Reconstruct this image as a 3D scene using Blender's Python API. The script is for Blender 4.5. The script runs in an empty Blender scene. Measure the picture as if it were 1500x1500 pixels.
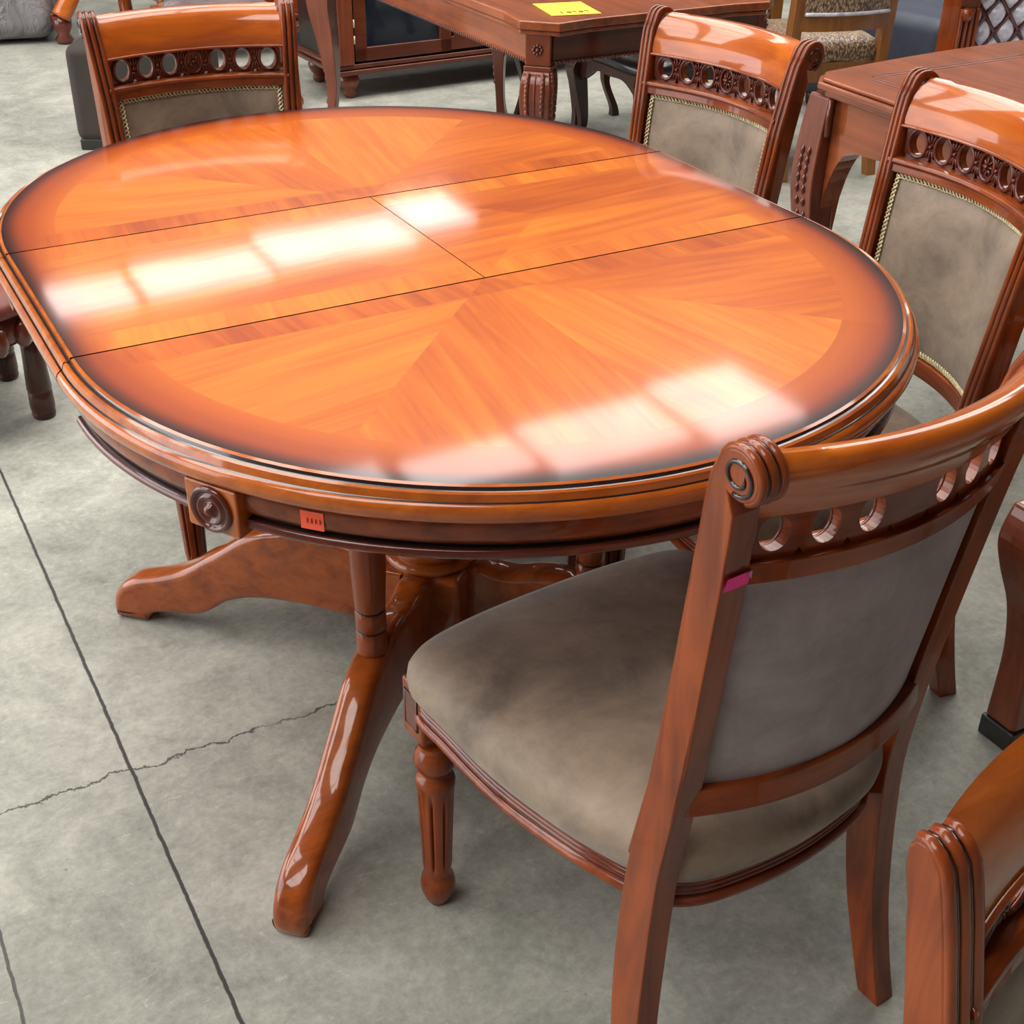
import bpy, bmesh, math, random
from mathutils import Vector, Matrix
from math import sin, cos, pi, radians, sqrt, atan2

random.seed(7)
S = bpy.context.scene
COL = S.collection

# ------------------------------------------------------------------ camera
CAM = Vector((-0.822832, -1.749457, 1.540825))
yaw, pitch, roll, FPX = 1.05726147, 0.553166594, 0.0135394668, 1903.607
f = Vector((cos(pitch)*cos(yaw), cos(pitch)*sin(yaw), -sin(pitch)))
r = f.cross(Vector((0, 0, 1))).normalized()
u = r.cross(f)
r2 = cos(roll)*r + sin(roll)*u
u2 = -sin(roll)*r + cos(roll)*u
cd = bpy.data.cameras.new('camera')
cam = bpy.data.objects.new('camera', cd)
COL.objects.link(cam)
cam.matrix_world = Matrix(((r2.x, u2.x, -f.x, CAM.x), (r2.y, u2.y, -f.y, CAM.y), (r2.z, u2.z, -f.z, CAM.z), (0, 0, 0, 1)))
cd.sensor_width = 36.0
cd.sensor_fit = 'HORIZONTAL'
cd.lens = 36.0*FPX/1500.0
cd.clip_start = 0.02
S.camera = cam

# ------------------------------------------------------------------ light and exposure
ROOF_EMISSION = 4.3      # emission of the roof skylights and the added overhead rows
OUTSIDE = 2.7        # daylight through the open left side of the hall
w = bpy.data.worlds.new('world')
S.world = w
w.use_nodes = True
bg = w.node_tree.nodes['Background']
bg.inputs[0].default_value = (0.93, 0.96, 1.0, 1)
bg.inputs[1].default_value = OUTSIDE
S.view_settings.view_transform = 'Standard'
S.view_settings.look = 'None'
S.view_settings.gamma = 1.0
S.view_settings.use_curve_mapping = False
S.view_settings.exposure = 0.66


# ------------------------------------------------------------------ node helpers
class G:
    def __init__(s, name):
        s.m = bpy.data.materials.new(name)
        s.m.use_nodes = True
        s.t = s.m.node_tree
        s.n = s.t.nodes
        s.b = s.n['Principled BSDF']

    def put(s, sock, v):
        if isinstance(v, bpy.types.NodeSocket):
            s.t.links.new(v, sock)
        elif isinstance(v, (tuple, list)) and len(v) == 3 and sock.type == 'RGBA':
            sock.default_value = (*v, 1)
        else:
            sock.default_value = v

    def m_(s, op, a, b=0.0, c=0.0):
        nd = s.n.new('ShaderNodeMath')
        nd.operation = op
        s.put(nd.inputs[0], a)
        s.put(nd.inputs[1], b)
        s.put(nd.inputs[2], c)
        return nd.outputs[0]

    def obj(s):
        return s.n.new('ShaderNodeTexCoord').outputs['Object']

    def sep(s, v):
        nd = s.n.new('ShaderNodeSeparateXYZ')
        s.put(nd.inputs[0], v)
        return nd.outputs

    def com(s, x, y, z):
        nd = s.n.new('ShaderNodeCombineXYZ')
        for i, q in enumerate((x, y, z)):
            s.put(nd.inputs[i], q)
        return nd.outputs[0]

    def scale(s, v, sc):
        nd = s.n.new('ShaderNodeMapping')
        s.put(nd.inputs[0], v)
        nd.inputs['Scale'].default_value = sc
        return nd.outputs[0]

    def noise(s, v, sc=1.0, det=4.0, rough=0.55, dist=0.0):
        nd = s.n.new('ShaderNodeTexNoise')
        s.put(nd.inputs['Vector'], v)
        nd.inputs['Scale'].default_value = sc
        nd.inputs['Detail'].default_value = det
        nd.inputs['Roughness'].default_value = rough
        nd.inputs['Distortion'].default_value = dist
        return nd.outputs['Fac']

    def ramp(s, fac, *stops):
        nd = s.n.new('ShaderNodeValToRGB')
        s.put(nd.inputs[0], fac)
        el = nd.color_ramp.elements
        while len(el) < len(stops):
            el.new(0.5)
        for e, (p, c) in zip(el, stops):
            e.position = p
            e.color = (*c, 1)
        return nd.outputs[0]

    def mix(s, fac, a, b, mode='MIX'):
        nd = s.n.new('ShaderNodeMix')
        nd.data_type = 'RGBA'
        nd.blend_type = mode
        s.put(nd.inputs[0], fac)
        s.put(nd.inputs[6], a)
        s.put(nd.inputs[7], b)
        return nd.outputs[2]

    def step(s, x, lo, hi):
        nd = s.n.new('ShaderNodeMapRange')
        nd.interpolation_type = 'SMOOTHSTEP'
        s.put(nd.inputs[0], x)
        nd.inputs[1].default_value = lo
        nd.inputs[2].default_value = hi
        return nd.outputs[0]

    def bump(s, h, strength=0.2, dist=0.002):
        nd = s.n.new('ShaderNodeBump')
        nd.inputs['Strength'].default_value = strength
        nd.inputs['Distance'].default_value = dist
        s.put(nd.inputs['Height'], h)
        s.t.links.new(nd.outputs[0], s.b.inputs['Normal'])

    def set(s, col=None, rough=0.4, coat=0.0, metal=0.0, sheen=0.0, cr=0.08, spec=0.5):
        if col is not None:
            s.put(s.b.inputs['Base Color'], col)
        s.put(s.b.inputs['Roughness'], rough)
        s.b.inputs['Coat Weight'].default_value = coat
        s.b.inputs['Coat Roughness'].default_value = cr
        s.b.inputs['Metallic'].default_value = metal
        s.b.inputs['Sheen Weight'].default_value = sheen
        s.b.inputs['Specular IOR Level'].default_value = spec
        return s.m


def wood(name, dark, light, axis='z', coat=0.65, rough=0.38, cr=0.06):
    g = G(name)
    k = {'z': (38, 38, 2.2), 'x': (2.2, 38, 38), 'y': (38, 2.2, 38)}[axis]
    o = g.obj()
    n = g.noise(g.scale(o, k), 1.0, 6, 0.6, 0.6)
    n2 = g.noise(o, 7.0, 2, 0.5)
    v = g.m_('ADD', g.m_('MULTIPLY', n, 0.65), g.m_('MULTIPLY', n2, 0.35))
    c = g.ramp(v, (0.32, dark), (0.62, light))
    g.bump(n, 0.06, 0.001)
    return g.set(c, rough, coat, cr=cr, spec=0.15)


def plain(name, col, rough=0.5, coat=0.0, metal=0.0, var=0.25, sc=8.0, sheen=0.0):
    g = G(name)
    n = g.noise(g.obj(), sc, 3)
    c = g.ramp(n, (0.3, tuple(x*(1-var) for x in col)), (0.7, tuple(min(1, x*(1+var)) for x in col)))
    return g.set(c, rough, coat, metal, sheen)


DK, LT = (0.085, 0.013, 0.003), (0.29, 0.055, 0.007)
M = {}
M['wz'] = wood('cherry_wood_upright', DK, LT, 'z')
M['wx'] = wood('cherry_wood_across', DK, LT, 'x')
M['wy'] = wood('cherry_wood_lengthwise', DK, LT, 'y')
M['wo'] = wood('orange_lacquered_wood', (0.27, 0.046, 0.005), (0.52, 0.125, 0.011), 'x', 1.0, 0.3, 0.07)
M['carve'] = wood('carved_dark_wood', (0.065, 0.012, 0.007), (0.135, 0.026, 0.013), 'x', 0.9, 0.3)
M['dark'] = plain('dark_groove', (0.020, 0.006, 0.004), 0.25, 0.8)  # near-black colour for grooves, seams, rings and gaps between reeds
M['deep'] = wood('deep_brown_wood', (0.025, 0.009, 0.006), (0.062, 0.021, 0.012), 'z', 0.5)
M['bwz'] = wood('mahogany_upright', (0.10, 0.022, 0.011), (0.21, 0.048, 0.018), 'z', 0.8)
M['bwx'] = wood('mahogany_across_shaded', (0.06, 0.013, 0.007), (0.135, 0.030, 0.012), 'x', 0.8)  # darkened copy of the mahogany, shade painted into the colour
M['bwy'] = wood('mahogany_lengthwise_lit', (0.16, 0.038, 0.013), (0.32, 0.080, 0.024), 'y', 0.8)  # brightened copy of the mahogany, daylight from the left painted into the colour
M['honey'] = wood('honey_brown_wood', (0.20, 0.075, 0.022), (0.33, 0.13, 0.035), 'z', 0.4)
M['base'] = wood('pedestal_wood', (0.16, 0.027, 0.004), (0.36, 0.080, 0.010), 'x', 0.9, 0.3)
M['gold'] = plain('gilt_braid', (0.74, 0.64, 0.38), 0.4, 0.0, 0.2, 0.3, 300)
M['glass'] = plain('dark_cabinet_glass', (0.012, 0.016, 0.024), 0.06, 0.5)
M['blackw'] = plain('black_lacquer', (0.012, 0.009, 0.009), 0.3, 0.4)
M['navy'] = plain('dark_blue_cloth', (0.035, 0.04, 0.06), 0.6)
M['brownfab'] = plain('dark_brown_cloth', (0.028, 0.019, 0.014), 0.75)
M['silver'] = plain('silver_velvet', (0.62, 0.60, 0.66), 0.3, 0.3, 0.1, 0.3, 40)
M['orange_tag'] = plain('orange_paper', (0.95, 0.115, 0.045), 0.6, var=0.06)
M['pink_tag'] = plain('pink_paper', (1.0, 0.025, 0.36), 0.45, var=0.06)
M['tagink'] = plain('tag_ink', (0.45, 0.03, 0.02), 0.6)
M['yellow'] = plain('yellow_paper', (0.95, 0.62, 0.03), 0.6, var=0.08)
M['ink'] = plain('marker_ink', (0.10, 0.06, 0.04), 0.6)


def suede(name, a, b, sc=9.0):
    g = G(name)
    o = g.obj()
    n = g.noise(o, sc, 7, 0.68, 0.35)
    n2 = g.noise(o, 900, 2)
    c = g.ramp(n, (0.32, a), (0.68, b))
    g.bump(n2, 0.25, 0.0006)
    return g.set(c, 0.62, 0.0, 0.0, 0.25)


M['suede'] = suede('taupe_suede', (0.13, 0.090, 0.062), (0.35, 0.255, 0.175), 8)
M['suede_back'] = suede('grey_suede', (0.22, 0.19, 0.19), (0.36, 0.32, 0.33), 14)

g = G('floral_brocade')
o_ = g.obj()
v_ = g.n.new('ShaderNodeTexVoronoi')
g.put(v_.inputs['Vector'], g.scale(o_, (26, 26, 13)))
n_ = g.noise(o_, 30, 4)
M['floral'] = g.set(g.ramp(g.m_('ADD', g.m_('MULTIPLY', v_.outputs['Distance'], 0.8), g.m_('MULTIPLY', n_, 0.35)),
                    (0.25, (0.55, 0.43, 0.27)), (0.5, (0.30, 0.19, 0.10)), (0.72, (0.08, 0.035, 0.02))), 0.45, 0, 0, 0.2)

g = G('wrapped_grey_fabric')
o_ = g.obj()
n_ = g.noise(o_, 5, 5, 0.6, 2.0)
g.bump(n_, 0.9, 0.05)
M['wrap'] = g.set(g.ramp(n_, (0.3, (0.09, 0.08, 0.085)), (0.7, (0.24, 0.22, 0.23))), 0.35, 0.4)


# tabletop: sunburst veneer, crossbanding, darkened rim
RT, WL = 0.5817, 0.4034      # radius of each half, width of the leaf
H = 0.8512


def burst_mat():
    g = G('sunburst_veneer_lacquer')
    X, Y, Z = g.sep(g.obj())
    aY = g.m_('ABSOLUTE', Y)
    uu = g.m_('SUBTRACT', aY, WL/2)
    leaf = g.m_('LESS_THAN', uu, 0.0)
    rr = g.m_('SQRT', g.m_('ADD', g.m_('MULTIPLY', X, X), g.m_('MULTIPLY', uu, uu)))
    az = g.m_('ARCTAN2', g.m_('ABSOLUTE', uu), X)
    k = g.m_('FLOOR', g.m_('DIVIDE', az, pi/4))
    phi = g.m_('MULTIPLY', g.m_('ADD', k, 0.5), pi/4)
    # alternate the grain a little more than the bisector
    phi = g.m_('ADD', phi, g.m_('MULTIPLY', g.m_('SUBTRACT', g.m_('MODULO', k, 2.0), 0.5), 0.5))
    rim = g.m_('GREATER_THAN', rr, 0.5)
    band = g.m_('LESS_THAN', uu, 0.055)
    inhalf = g.m_('SUBTRACT', 1.0, leaf)
    # grain angle
    ang_h = g.m_('ADD', g.m_('MULTIPLY', phi, g.m_('SUBTRACT', 1.0, rim)), g.m_('MULTIPLY', g.m_('ADD', az, pi/2*0.12), rim))
    ang_h = g.m_('ADD', g.m_('MULTIPLY', ang_h, g.m_('SUBTRACT', 1.0, band)), g.m_('MULTIPLY', 1.45, band))
    lband = g.m_('GREATER_THAN', aY, WL/2-0.055)
    lend = g.m_('GREATER_THAN', g.m_('ABSOLUTE', X), 0.50)
    ang_l = g.m_('ADD', 0.10, g.m_('MULTIPLY', lband, 1.35))
    ang = g.m_('ADD', g.m_('MULTIPLY', ang_h, inhalf), g.m_('MULTIPLY', ang_l, leaf))
    ca, sa = g.m_('COSINE', ang), g.m_('SINE', ang)
    us = g.m_('ADD', g.m_('MULTIPLY', uu, inhalf), g.m_('MULTIPLY', Y, leaf))
    p = g.m_('ADD', g.m_('MULTIPLY', X, ca), g.m_('MULTIPLY', us, sa))
    q = g.m_('SUBTRACT', g.m_('MULTIPLY', us, ca), g.m_('MULTIPLY', X, sa))
    vec = g.com(g.m_('MULTIPLY', p, 3.0), g.m_('MULTIPLY', q, 45.0), g.m_('ADD', k, g.m_('MULTIPLY', leaf, 7.3)))
    n = g.noise(vec, 1.0, 5, 0.6, 0.5)
    big = g.noise(g.com(g.m_('MULTIPLY', p, 2.0), g.m_('MULTIPLY', q, 7.0), k), 1.0, 3, 0.5)
    v = g.m_('ADD', g.m_('MULTIPLY', n, 0.5), g.m_('MULTIPLY', big, 0.5))
    # panel to panel tone
    alt = g.m_('MULTIPLY', g.m_('SUBTRACT', g.m_('MODULO', k, 2.0), 0.5), 0.055)
    inner = g.m_('MULTIPLY', g.m_('MULTIPLY', inhalf, g.m_('SUBTRACT', 1.0, rim)), g.m_('SUBTRACT', 1.0, band))
    v = g.m_('ADD', v, g.m_('MULTIPLY', alt, inner))
    v = g.m_('SUBTRACT', v, g.m_('MULTIPLY', g.m_('MULTIPLY', g.m_('MAXIMUM', rim, band), inhalf), 0.10))
    lr = g.m_('MULTIPLY', leaf, g.m_('MULTIPLY', g.m_('SUBTRACT', 1.0, lband), g.m_('GREATER_THAN', X, 0.0)))
    v = g.m_('SUBTRACT', v, g.m_('MULTIPLY', lr, g.m_('MULTIPLY', g.m_('GREATER_THAN', Y, -0.02), 0.10)))
    v = g.m_('ADD', v, g.m_('MULTIPLY', g.m_('MULTIPLY', leaf, lband), 0.05))
    base = g.ramp(v, (0.28, (0.36, 0.055, 0.005)), (0.47, (0.56, 0.120, 0.009)), (0.66, (0.76, 0.215, 0.018)))
    # dark sprayed rim
    dh = g.m_('SUBTRACT', RT, rr)
    dl = g.m_('SUBTRACT', RT, g.m_('ABSOLUTE', X))
    d = g.m_('ADD', g.m_('MULTIPLY', dh, inhalf), g.m_('MULTIPLY', dl, leaf))
    wob = g.noise(g.obj(), 3.0, 2)
    dd = g.m_('ADD', d, g.m_('MULTIPLY', g.m_('SUBTRACT', wob, 0.5), 0.02))
    c = g.mix(g.step(dd, 0.006, 0.085), (0.27, 0.036, 0.006), base)
    c = g.mix(g.step(dd, 0.000, 0.036), (0.010, 0.002, 0.003), c)
    n3 = g.noise(g.obj(), 14, 3, 0.5)
    g.bump(g.m_('ADD', g.m_('MULTIPLY', n3, 0.75), g.m_('MULTIPLY', n, 0.25)), 0.05, 0.004)
    g.b.inputs['Coat IOR'].default_value = 1.45
    return g.set(c, 0.30, 0.85, cr=0.062, spec=0.2)


M['burst'] = burst_mat()


def concrete():
    g = G('worn_concrete')
    o = g.obj()
    a = g.noise(o, 1.3, 6, 0.65, 0.8)
    b = g.noise(o, 7, 9, 0.74, 0.5)
    c = g.noise(o, 60, 6, 0.8)
    v = g.m_('ADD', g.m_('ADD', g.m_('MULTIPLY', a, 0.34), g.m_('MULTIPLY', b, 0.40)), g.m_('MULTIPLY', c, 0.26))
    base = g.ramp(v, (0.37, (0.16, 0.157, 0.128)), (0.50, (0.31, 0.305, 0.26)), (0.62, (0.47, 0.455, 0.39)))
    # worn-through pale flecks and dark specks
    fl = g.step(g.noise(g.scale(o, (1, 2.2, 1)), 26, 5, 0.75, 1.0), 0.60, 0.68)
    base = g.mix(g.m_('MULTIPLY', fl, 0.30), base, (0.60, 0.58, 0.49))
    sp = g.step(g.noise(o, 55, 3, 0.6), 0.70, 0.75)
    base = g.mix(g.m_('MULTIPLY', sp, 0.5), base, (0.11, 0.10, 0.08))
    # saw-cut joints and hairline cracks
    X, Y, Z = g.sep(o)
    wob = g.m_('MULTIPLY', g.m_('SUBTRACT', g.noise(o, 14, 4, 0.7), 0.5), 0.016)

    def line(x, width, amount):
        dd = g.m_('ABSOLUTE', x)
        return g.m_('MULTIPLY', g.m_('SUBTRACT', 1.0, g.step(dd, width*0.4, width)), amount)
    j1 = line(g.m_('ADD', g.m_('ADD', X, 0.573), g.m_('MULTIPLY', wob, 0.5)), 0.0042, 0.95)
    j2 = line(g.m_('ADD', g.m_('ADD', X, 0.8355), g.m_('MULTIPLY', wob, 0.5)), 0.0034, 0.8)
    wb2 = g.m_('MULTIPLY', g.m_('SUBTRACT', g.noise(o, 9, 5, 0.7), 0.5), 0.10)
    c1 = line(g.m_('ADD', g.m_('ADD', Y, 0.005), wb2), 0.004, 0.8)
    brk = g.step(g.noise(o, 5, 2), 0.34, 0.46)
    lim = g.m_('MULTIPLY', g.m_('GREATER_THAN', X, -1.6), g.m_('LESS_THAN', X, -0.12))
    c1 = g.m_('MULTIPLY', g.m_('MULTIPLY', c1, brk), lim)
    ck = g.m_('MAXIMUM', g.m_('MAXIMUM', j1, j2), c1)
    c = g.mix(ck, base, (0.022, 0.02, 0.018))
    g.bump(g.m_('SUBTRACT', g.m_('ADD', g.m_('MULTIPLY', b, 0.3), g.m_('MULTIPLY', c_ := g.noise(o, 160, 3), 0.1)), ck), 0.35, 0.004)
    return g.set(c, g.m_('ADD', 0.48, g.m_('MULTIPLY', b, 0.2)), 0.0, spec=0.35)


M['floor'] = concrete()
M['wall'] = plain('pale_metal_wall', (0.22, 0.22, 0.22), 0.7)
M['ceil'] = plain('grey_metal_roof', (0.035, 0.035, 0.037), 0.7)
g = G('skylight_and_fill_panel')
g.b.inputs['Emission Color'].default_value = (1.0, 0.985, 0.95, 1)
o_ = g.obj()
n_ = g.m_('ADD', g.m_('MULTIPLY', g.noise(g.scale(o_, (1, 2.5, 1)), 1.6, 4, 0.6), 0.9), 0.55)
g.put(g.b.inputs['Emission Strength'], g.m_('MULTIPLY', n_, ROOF_EMISSION))
M['sky'] = g.set((0.8, 0.8, 0.8), 0.5)


# ------------------------------------------------------------------ mesh helpers
class B:
    """collects shapes into one mesh"""
    def __init__(s):
        s.bm = bmesh.new()

    def faces(s, vs, fs, mi=0, smooth=False):
        v = [s.bm.verts.new(p) for p in vs]
        out = []
        for q in fs:
            try:
                fc = s.bm.faces.new([v[i] for i in q])
            except ValueError:
                continue
            fc.material_index = mi
            fc.smooth = smooth
            out.append(fc)
        return v, out

    def box(s, c, d, mi=0, mat=None):
        x, y, z = (q/2 for q in d)
        vs = [Vector((sx*x, sy*y, sz*z)) for sz in (-1, 1) for sy in (-1, 1) for sx in (-1, 1)]
        if mat:
            vs = [mat @ v for v in vs]
        vs = [v+Vector(c) for v in vs]
        s.faces(vs, [(0, 2, 3, 1), (4, 5, 7, 6), (0, 1, 5, 4), (2, 6, 7, 3), (0, 4, 6, 2), (1, 3, 7, 5)], mi)

    def lathe(s, prof, c=(0, 0, 0), n=28, mi=0, flute=None, mat=None):
        vs, fs = [], []
        for (rad, z) in prof:
            for i in range(n):
                a = 2*pi*i/n
                k = rad
                if flute and flute[0] <= z <= flute[1]:
                    k = rad*(1-flute[3]*max(0, cos(a*flute[2]))**6)
                p = Vector((k*cos(a), k*sin(a), z))
                if mat:
                    p = mat @ p
                vs.append(p+Vector(c))
        for j in range(len(prof)-1):
            for i in range(n):
                fs.append((j*n+i, j*n+(i+1) % n, (j+1)*n+(i+1) % n, (j+1)*n+i))
        fs.append(tuple(range(n))[::-1])
        fs.append(tuple((len(prof)-1)*n+i for i in range(n)))
        s.faces(vs, fs, mi, True)

    def sweep(s, rings, closed=False, mi=0, smooth=False, cap=True):
        n = len(rings[0])
        vs = [p for q in rings for p in q]
        fs = []
        m = len(rings)
        for j in range(m if closed else m-1):
            for i in range(n):
                k = (j+1) % m
                fs.append((j*n+i, j*n+(i+1) % n, k*n+(i+1) % n, k*n+i))
        if cap and not closed:
            fs.append(tuple(range(n))[::-1])
            fs.append(tuple((m-1)*n+i for i in range(n)))
        s.faces(vs, fs, mi, smooth)

    def tube(s, pts, rad, n=8, mi=0, closed=False):
        pts = [Vector(p) for p in pts]
        m = len(pts)
        rings = []
        ref = None
        for i in range(m):
            a = pts[(i-1) % m] if (closed or i > 0) else pts[0]
            b = pts[(i+1) % m] if (closed or i < m-1) else pts[-1]
            t = (b-a).normalized() if (b-a).length > 1e-9 else Vector((0, 0, 1))
            if ref is None:
                ref = Vector((0, 0, 1)) if abs(t.z) < 0.9 else Vector((1, 0, 0))
            e1 = (ref-t*ref.dot(t)).normalized()
            ref = e1
            e2 = t.cross(e1)
            R_ = rad[i] if isinstance(rad, (list, tuple)) else rad
            rings.append([pts[i]+e1*R_*cos(2*pi*k/n)+e2*R_*sin(2*pi*k/n) for k in range(n)])
        s.sweep(rings, closed, mi, True)

    def prism(s, poly, lo, hi, fn, mi=0, smooth=False):
        """extrude a 2D outline from lo to hi; fn(a, b, t) places the point"""
        s.sweep([[fn(a, b, lo) for a, b in poly], [fn(a, b, hi) for a, b in poly]], mi=mi, smooth=smooth)

    def ball(s, c, rad, n=8, mi=0, sc=(1, 1, 1), mat=None):
        vs, fs = [], []
        hgt = n//2+1
        for j in range(hgt):
            th = pi*(j+0.5)/hgt
            for i in range(n):
                p = Vector((rad*sin(th)*cos(2*pi*i/n)*sc[0], rad*sin(th)*sin(2*pi*i/n)*sc[1], rad*cos(th)*sc[2]))
                if mat:
                    p = mat @ p
                vs.append(p+Vector(c))
        for j in range(hgt-1):
            for i in range(n):
                fs.append((j*n+i, (j+1)*n+i, (j+1)*n+(i+1) % n, j*n+(i+1) % n))
        fs.append(tuple(range(n)))
        fs.append(tuple((hgt-1)*n+i for i in range(n))[::-1])
        s.faces(vs, fs, mi, True)

    def make(s, name, mats, parent=None, bevel=0.0, smooth=False, subsurf=0, autos=False, segs=2):
        bm = s.bm
        bmesh.ops.recalc_face_normals(bm, faces=bm.faces)
        if smooth:
            for q in bm.faces:
                q.smooth = True
        me = bpy.data.meshes.new(name)
        bm.to_mesh(me)
        bm.free()
        if autos:
            me.shade_smooth()
            me.set_sharp_from_angle(angle=radians(autos))
        for m in (mats if isinstance(mats, (list, tuple)) else [mats]):
            me.materials.append(M[m] if isinstance(m, str) else m)
        o = bpy.data.objects.new(name, me)
        COL.objects.link(o)
        if parent:
            o.parent = parent
        if bevel:
            md = o.modifiers.new('bevel', 'BEVEL')
            md.width = bevel
            md.segments = segs
            md.limit_method = 'ANGLE'
            md.angle_limit = radians(35)
            md.harden_normals = True
        if subsurf:
            md = o.modifiers.new('smooth', 'SUBSURF')
            md.levels = md.render_levels = subsurf
        return o


def thing(name, label, cat, loc=(0, 0, 0), rz=0.0, group=None):
    o = bpy.data.objects.new(name, None)
    COL.objects.link(o)
    o.location = loc
    o.rotation_euler = (0, 0, rz)
    o.empty_display_size = 0.1
    tag(o, label, cat, group)
    return o


def tag(o, label, cat, group=None):
    o['label'] = label
    o['category'] = cat
    if group:
        o['group'] = group
    return o


def struct(o):
    o['kind'] = 'structure'
    return o


def copy_tree(o, parent=None):
    c = o.copy()
    COL.objects.link(c)
    c.parent = parent
    for ch in o.children:
        copy_tree(ch, c)
    return c


def smooth_curve(pts, n=6, closed=False):
    """Catmull-Rom through tuples"""
    out = []
    m = len(pts)
    segs = m if closed else m-1
    for i in range(segs):
        if closed:
            p = [pts[(i+k-1) % m] for k in range(4)]
        else:
            p = [pts[max(0, i-1)], pts[i], pts[i+1], pts[min(m-1, i+2)]]
        for j in range(n):
            t = j/n
            out.append(tuple(0.5*((2*p[1][d])+(-p[0][d]+p[2][d])*t+(2*p[0][d]-5*p[1][d]+4*p[2][d]-p[3][d])*t*t
                             + (-p[0][d]+3*p[1][d]-3*p[2][d]+p[3][d])*t**3) for d in range(len(pts[0]))))
    if not closed:
        out.append(tuple(pts[-1]))
    return out


# ------------------------------------------------------------------ structure
b = B()
b.box((1, 3.5, -0.05), (18, 21, 0.1))
struct(b.make('floor', 'floor'))
b = B()
b.box((1, 3.5, 5.15), (18, 21, 0.1))
struct(b.make('ceiling', 'ceil'))
b = B()
b.box((1, 13.95, 2.6), (18, 0.1, 5.2))
struct(b.make('wall_back', 'wall'))
b = B()
b.box((1, -6.95, 2.6), (18, 0.1, 5.2))
struct(b.make('wall_front', 'wall'))
b = B()
b.box((9.95, 3.5, 2.6), (0.1, 21, 5.2))
struct(b.make('wall_right', 'wall'))
b = B()
b.box((-7.95, -3.6, 2.6), (0.1, 6.8, 5.2))
struct(b.make('added_wall_left', 'wall'))  # unseen wall added to keep left daylight off the camera-facing faces
# translucent skylight strips with purlins between, plus unseen rows added to brighten the floor
k = 0
for (x0, x1, y0, y1) in ([(1.0, 1.75, 10.10, 10.85), (1.87, 3.15, 10.2, 11.0), (3.27, 4.85, 10.4, 11.3), (5.0, 5.75, 10.75, 11.7),
                          (-0.2, 2.45, 5.5, 6.2), (2.6, 3.55, 5.6, 6.1), (3.65, 4.85, 5.42, 6.2), (5.0, 5.9, 5.3, 6.35)]
                         + [(-5.9+1.7*i, -4.3+1.7*i, 0.6, 2.2) for i in range(7)] + [(-5.9+1.7*i, -4.3+1.7*i, 2.7, 4.4) for i in range(8)] + [(-5.9+1.7*i, -4.3+1.7*i, -2.3, -0.7) for i in range(3)]):  # the three overhead rows are unseen, added only for their light
    k += 1
    b = B()
    b.box(((x0+x1)/2, (y0+y1)/2, 5.02), (x1-x0, y1-y0, 0.02))
    struct(b.make('skylight_and_fill_%d' % k, 'sky'))


# ------------------------------------------------------------------ the extending table
def inset(loop, dist):
    n = len(loop)
    area = sum(loop[i][0]*loop[(i+1) % n][1]-loop[(i+1) % n][0]*loop[i][1] for i in range(n))
    sg = 1 if area > 0 else -1
    out = []
    for i in range(n):
        a, c = Vector(loop[(i-2) % n]), Vector(loop[(i+2) % n])
        t = (c-a).normalized()
        out.append(Vector(loop[i])+Vector((-t.y, t.x))*dist*sg)
    return out


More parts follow.
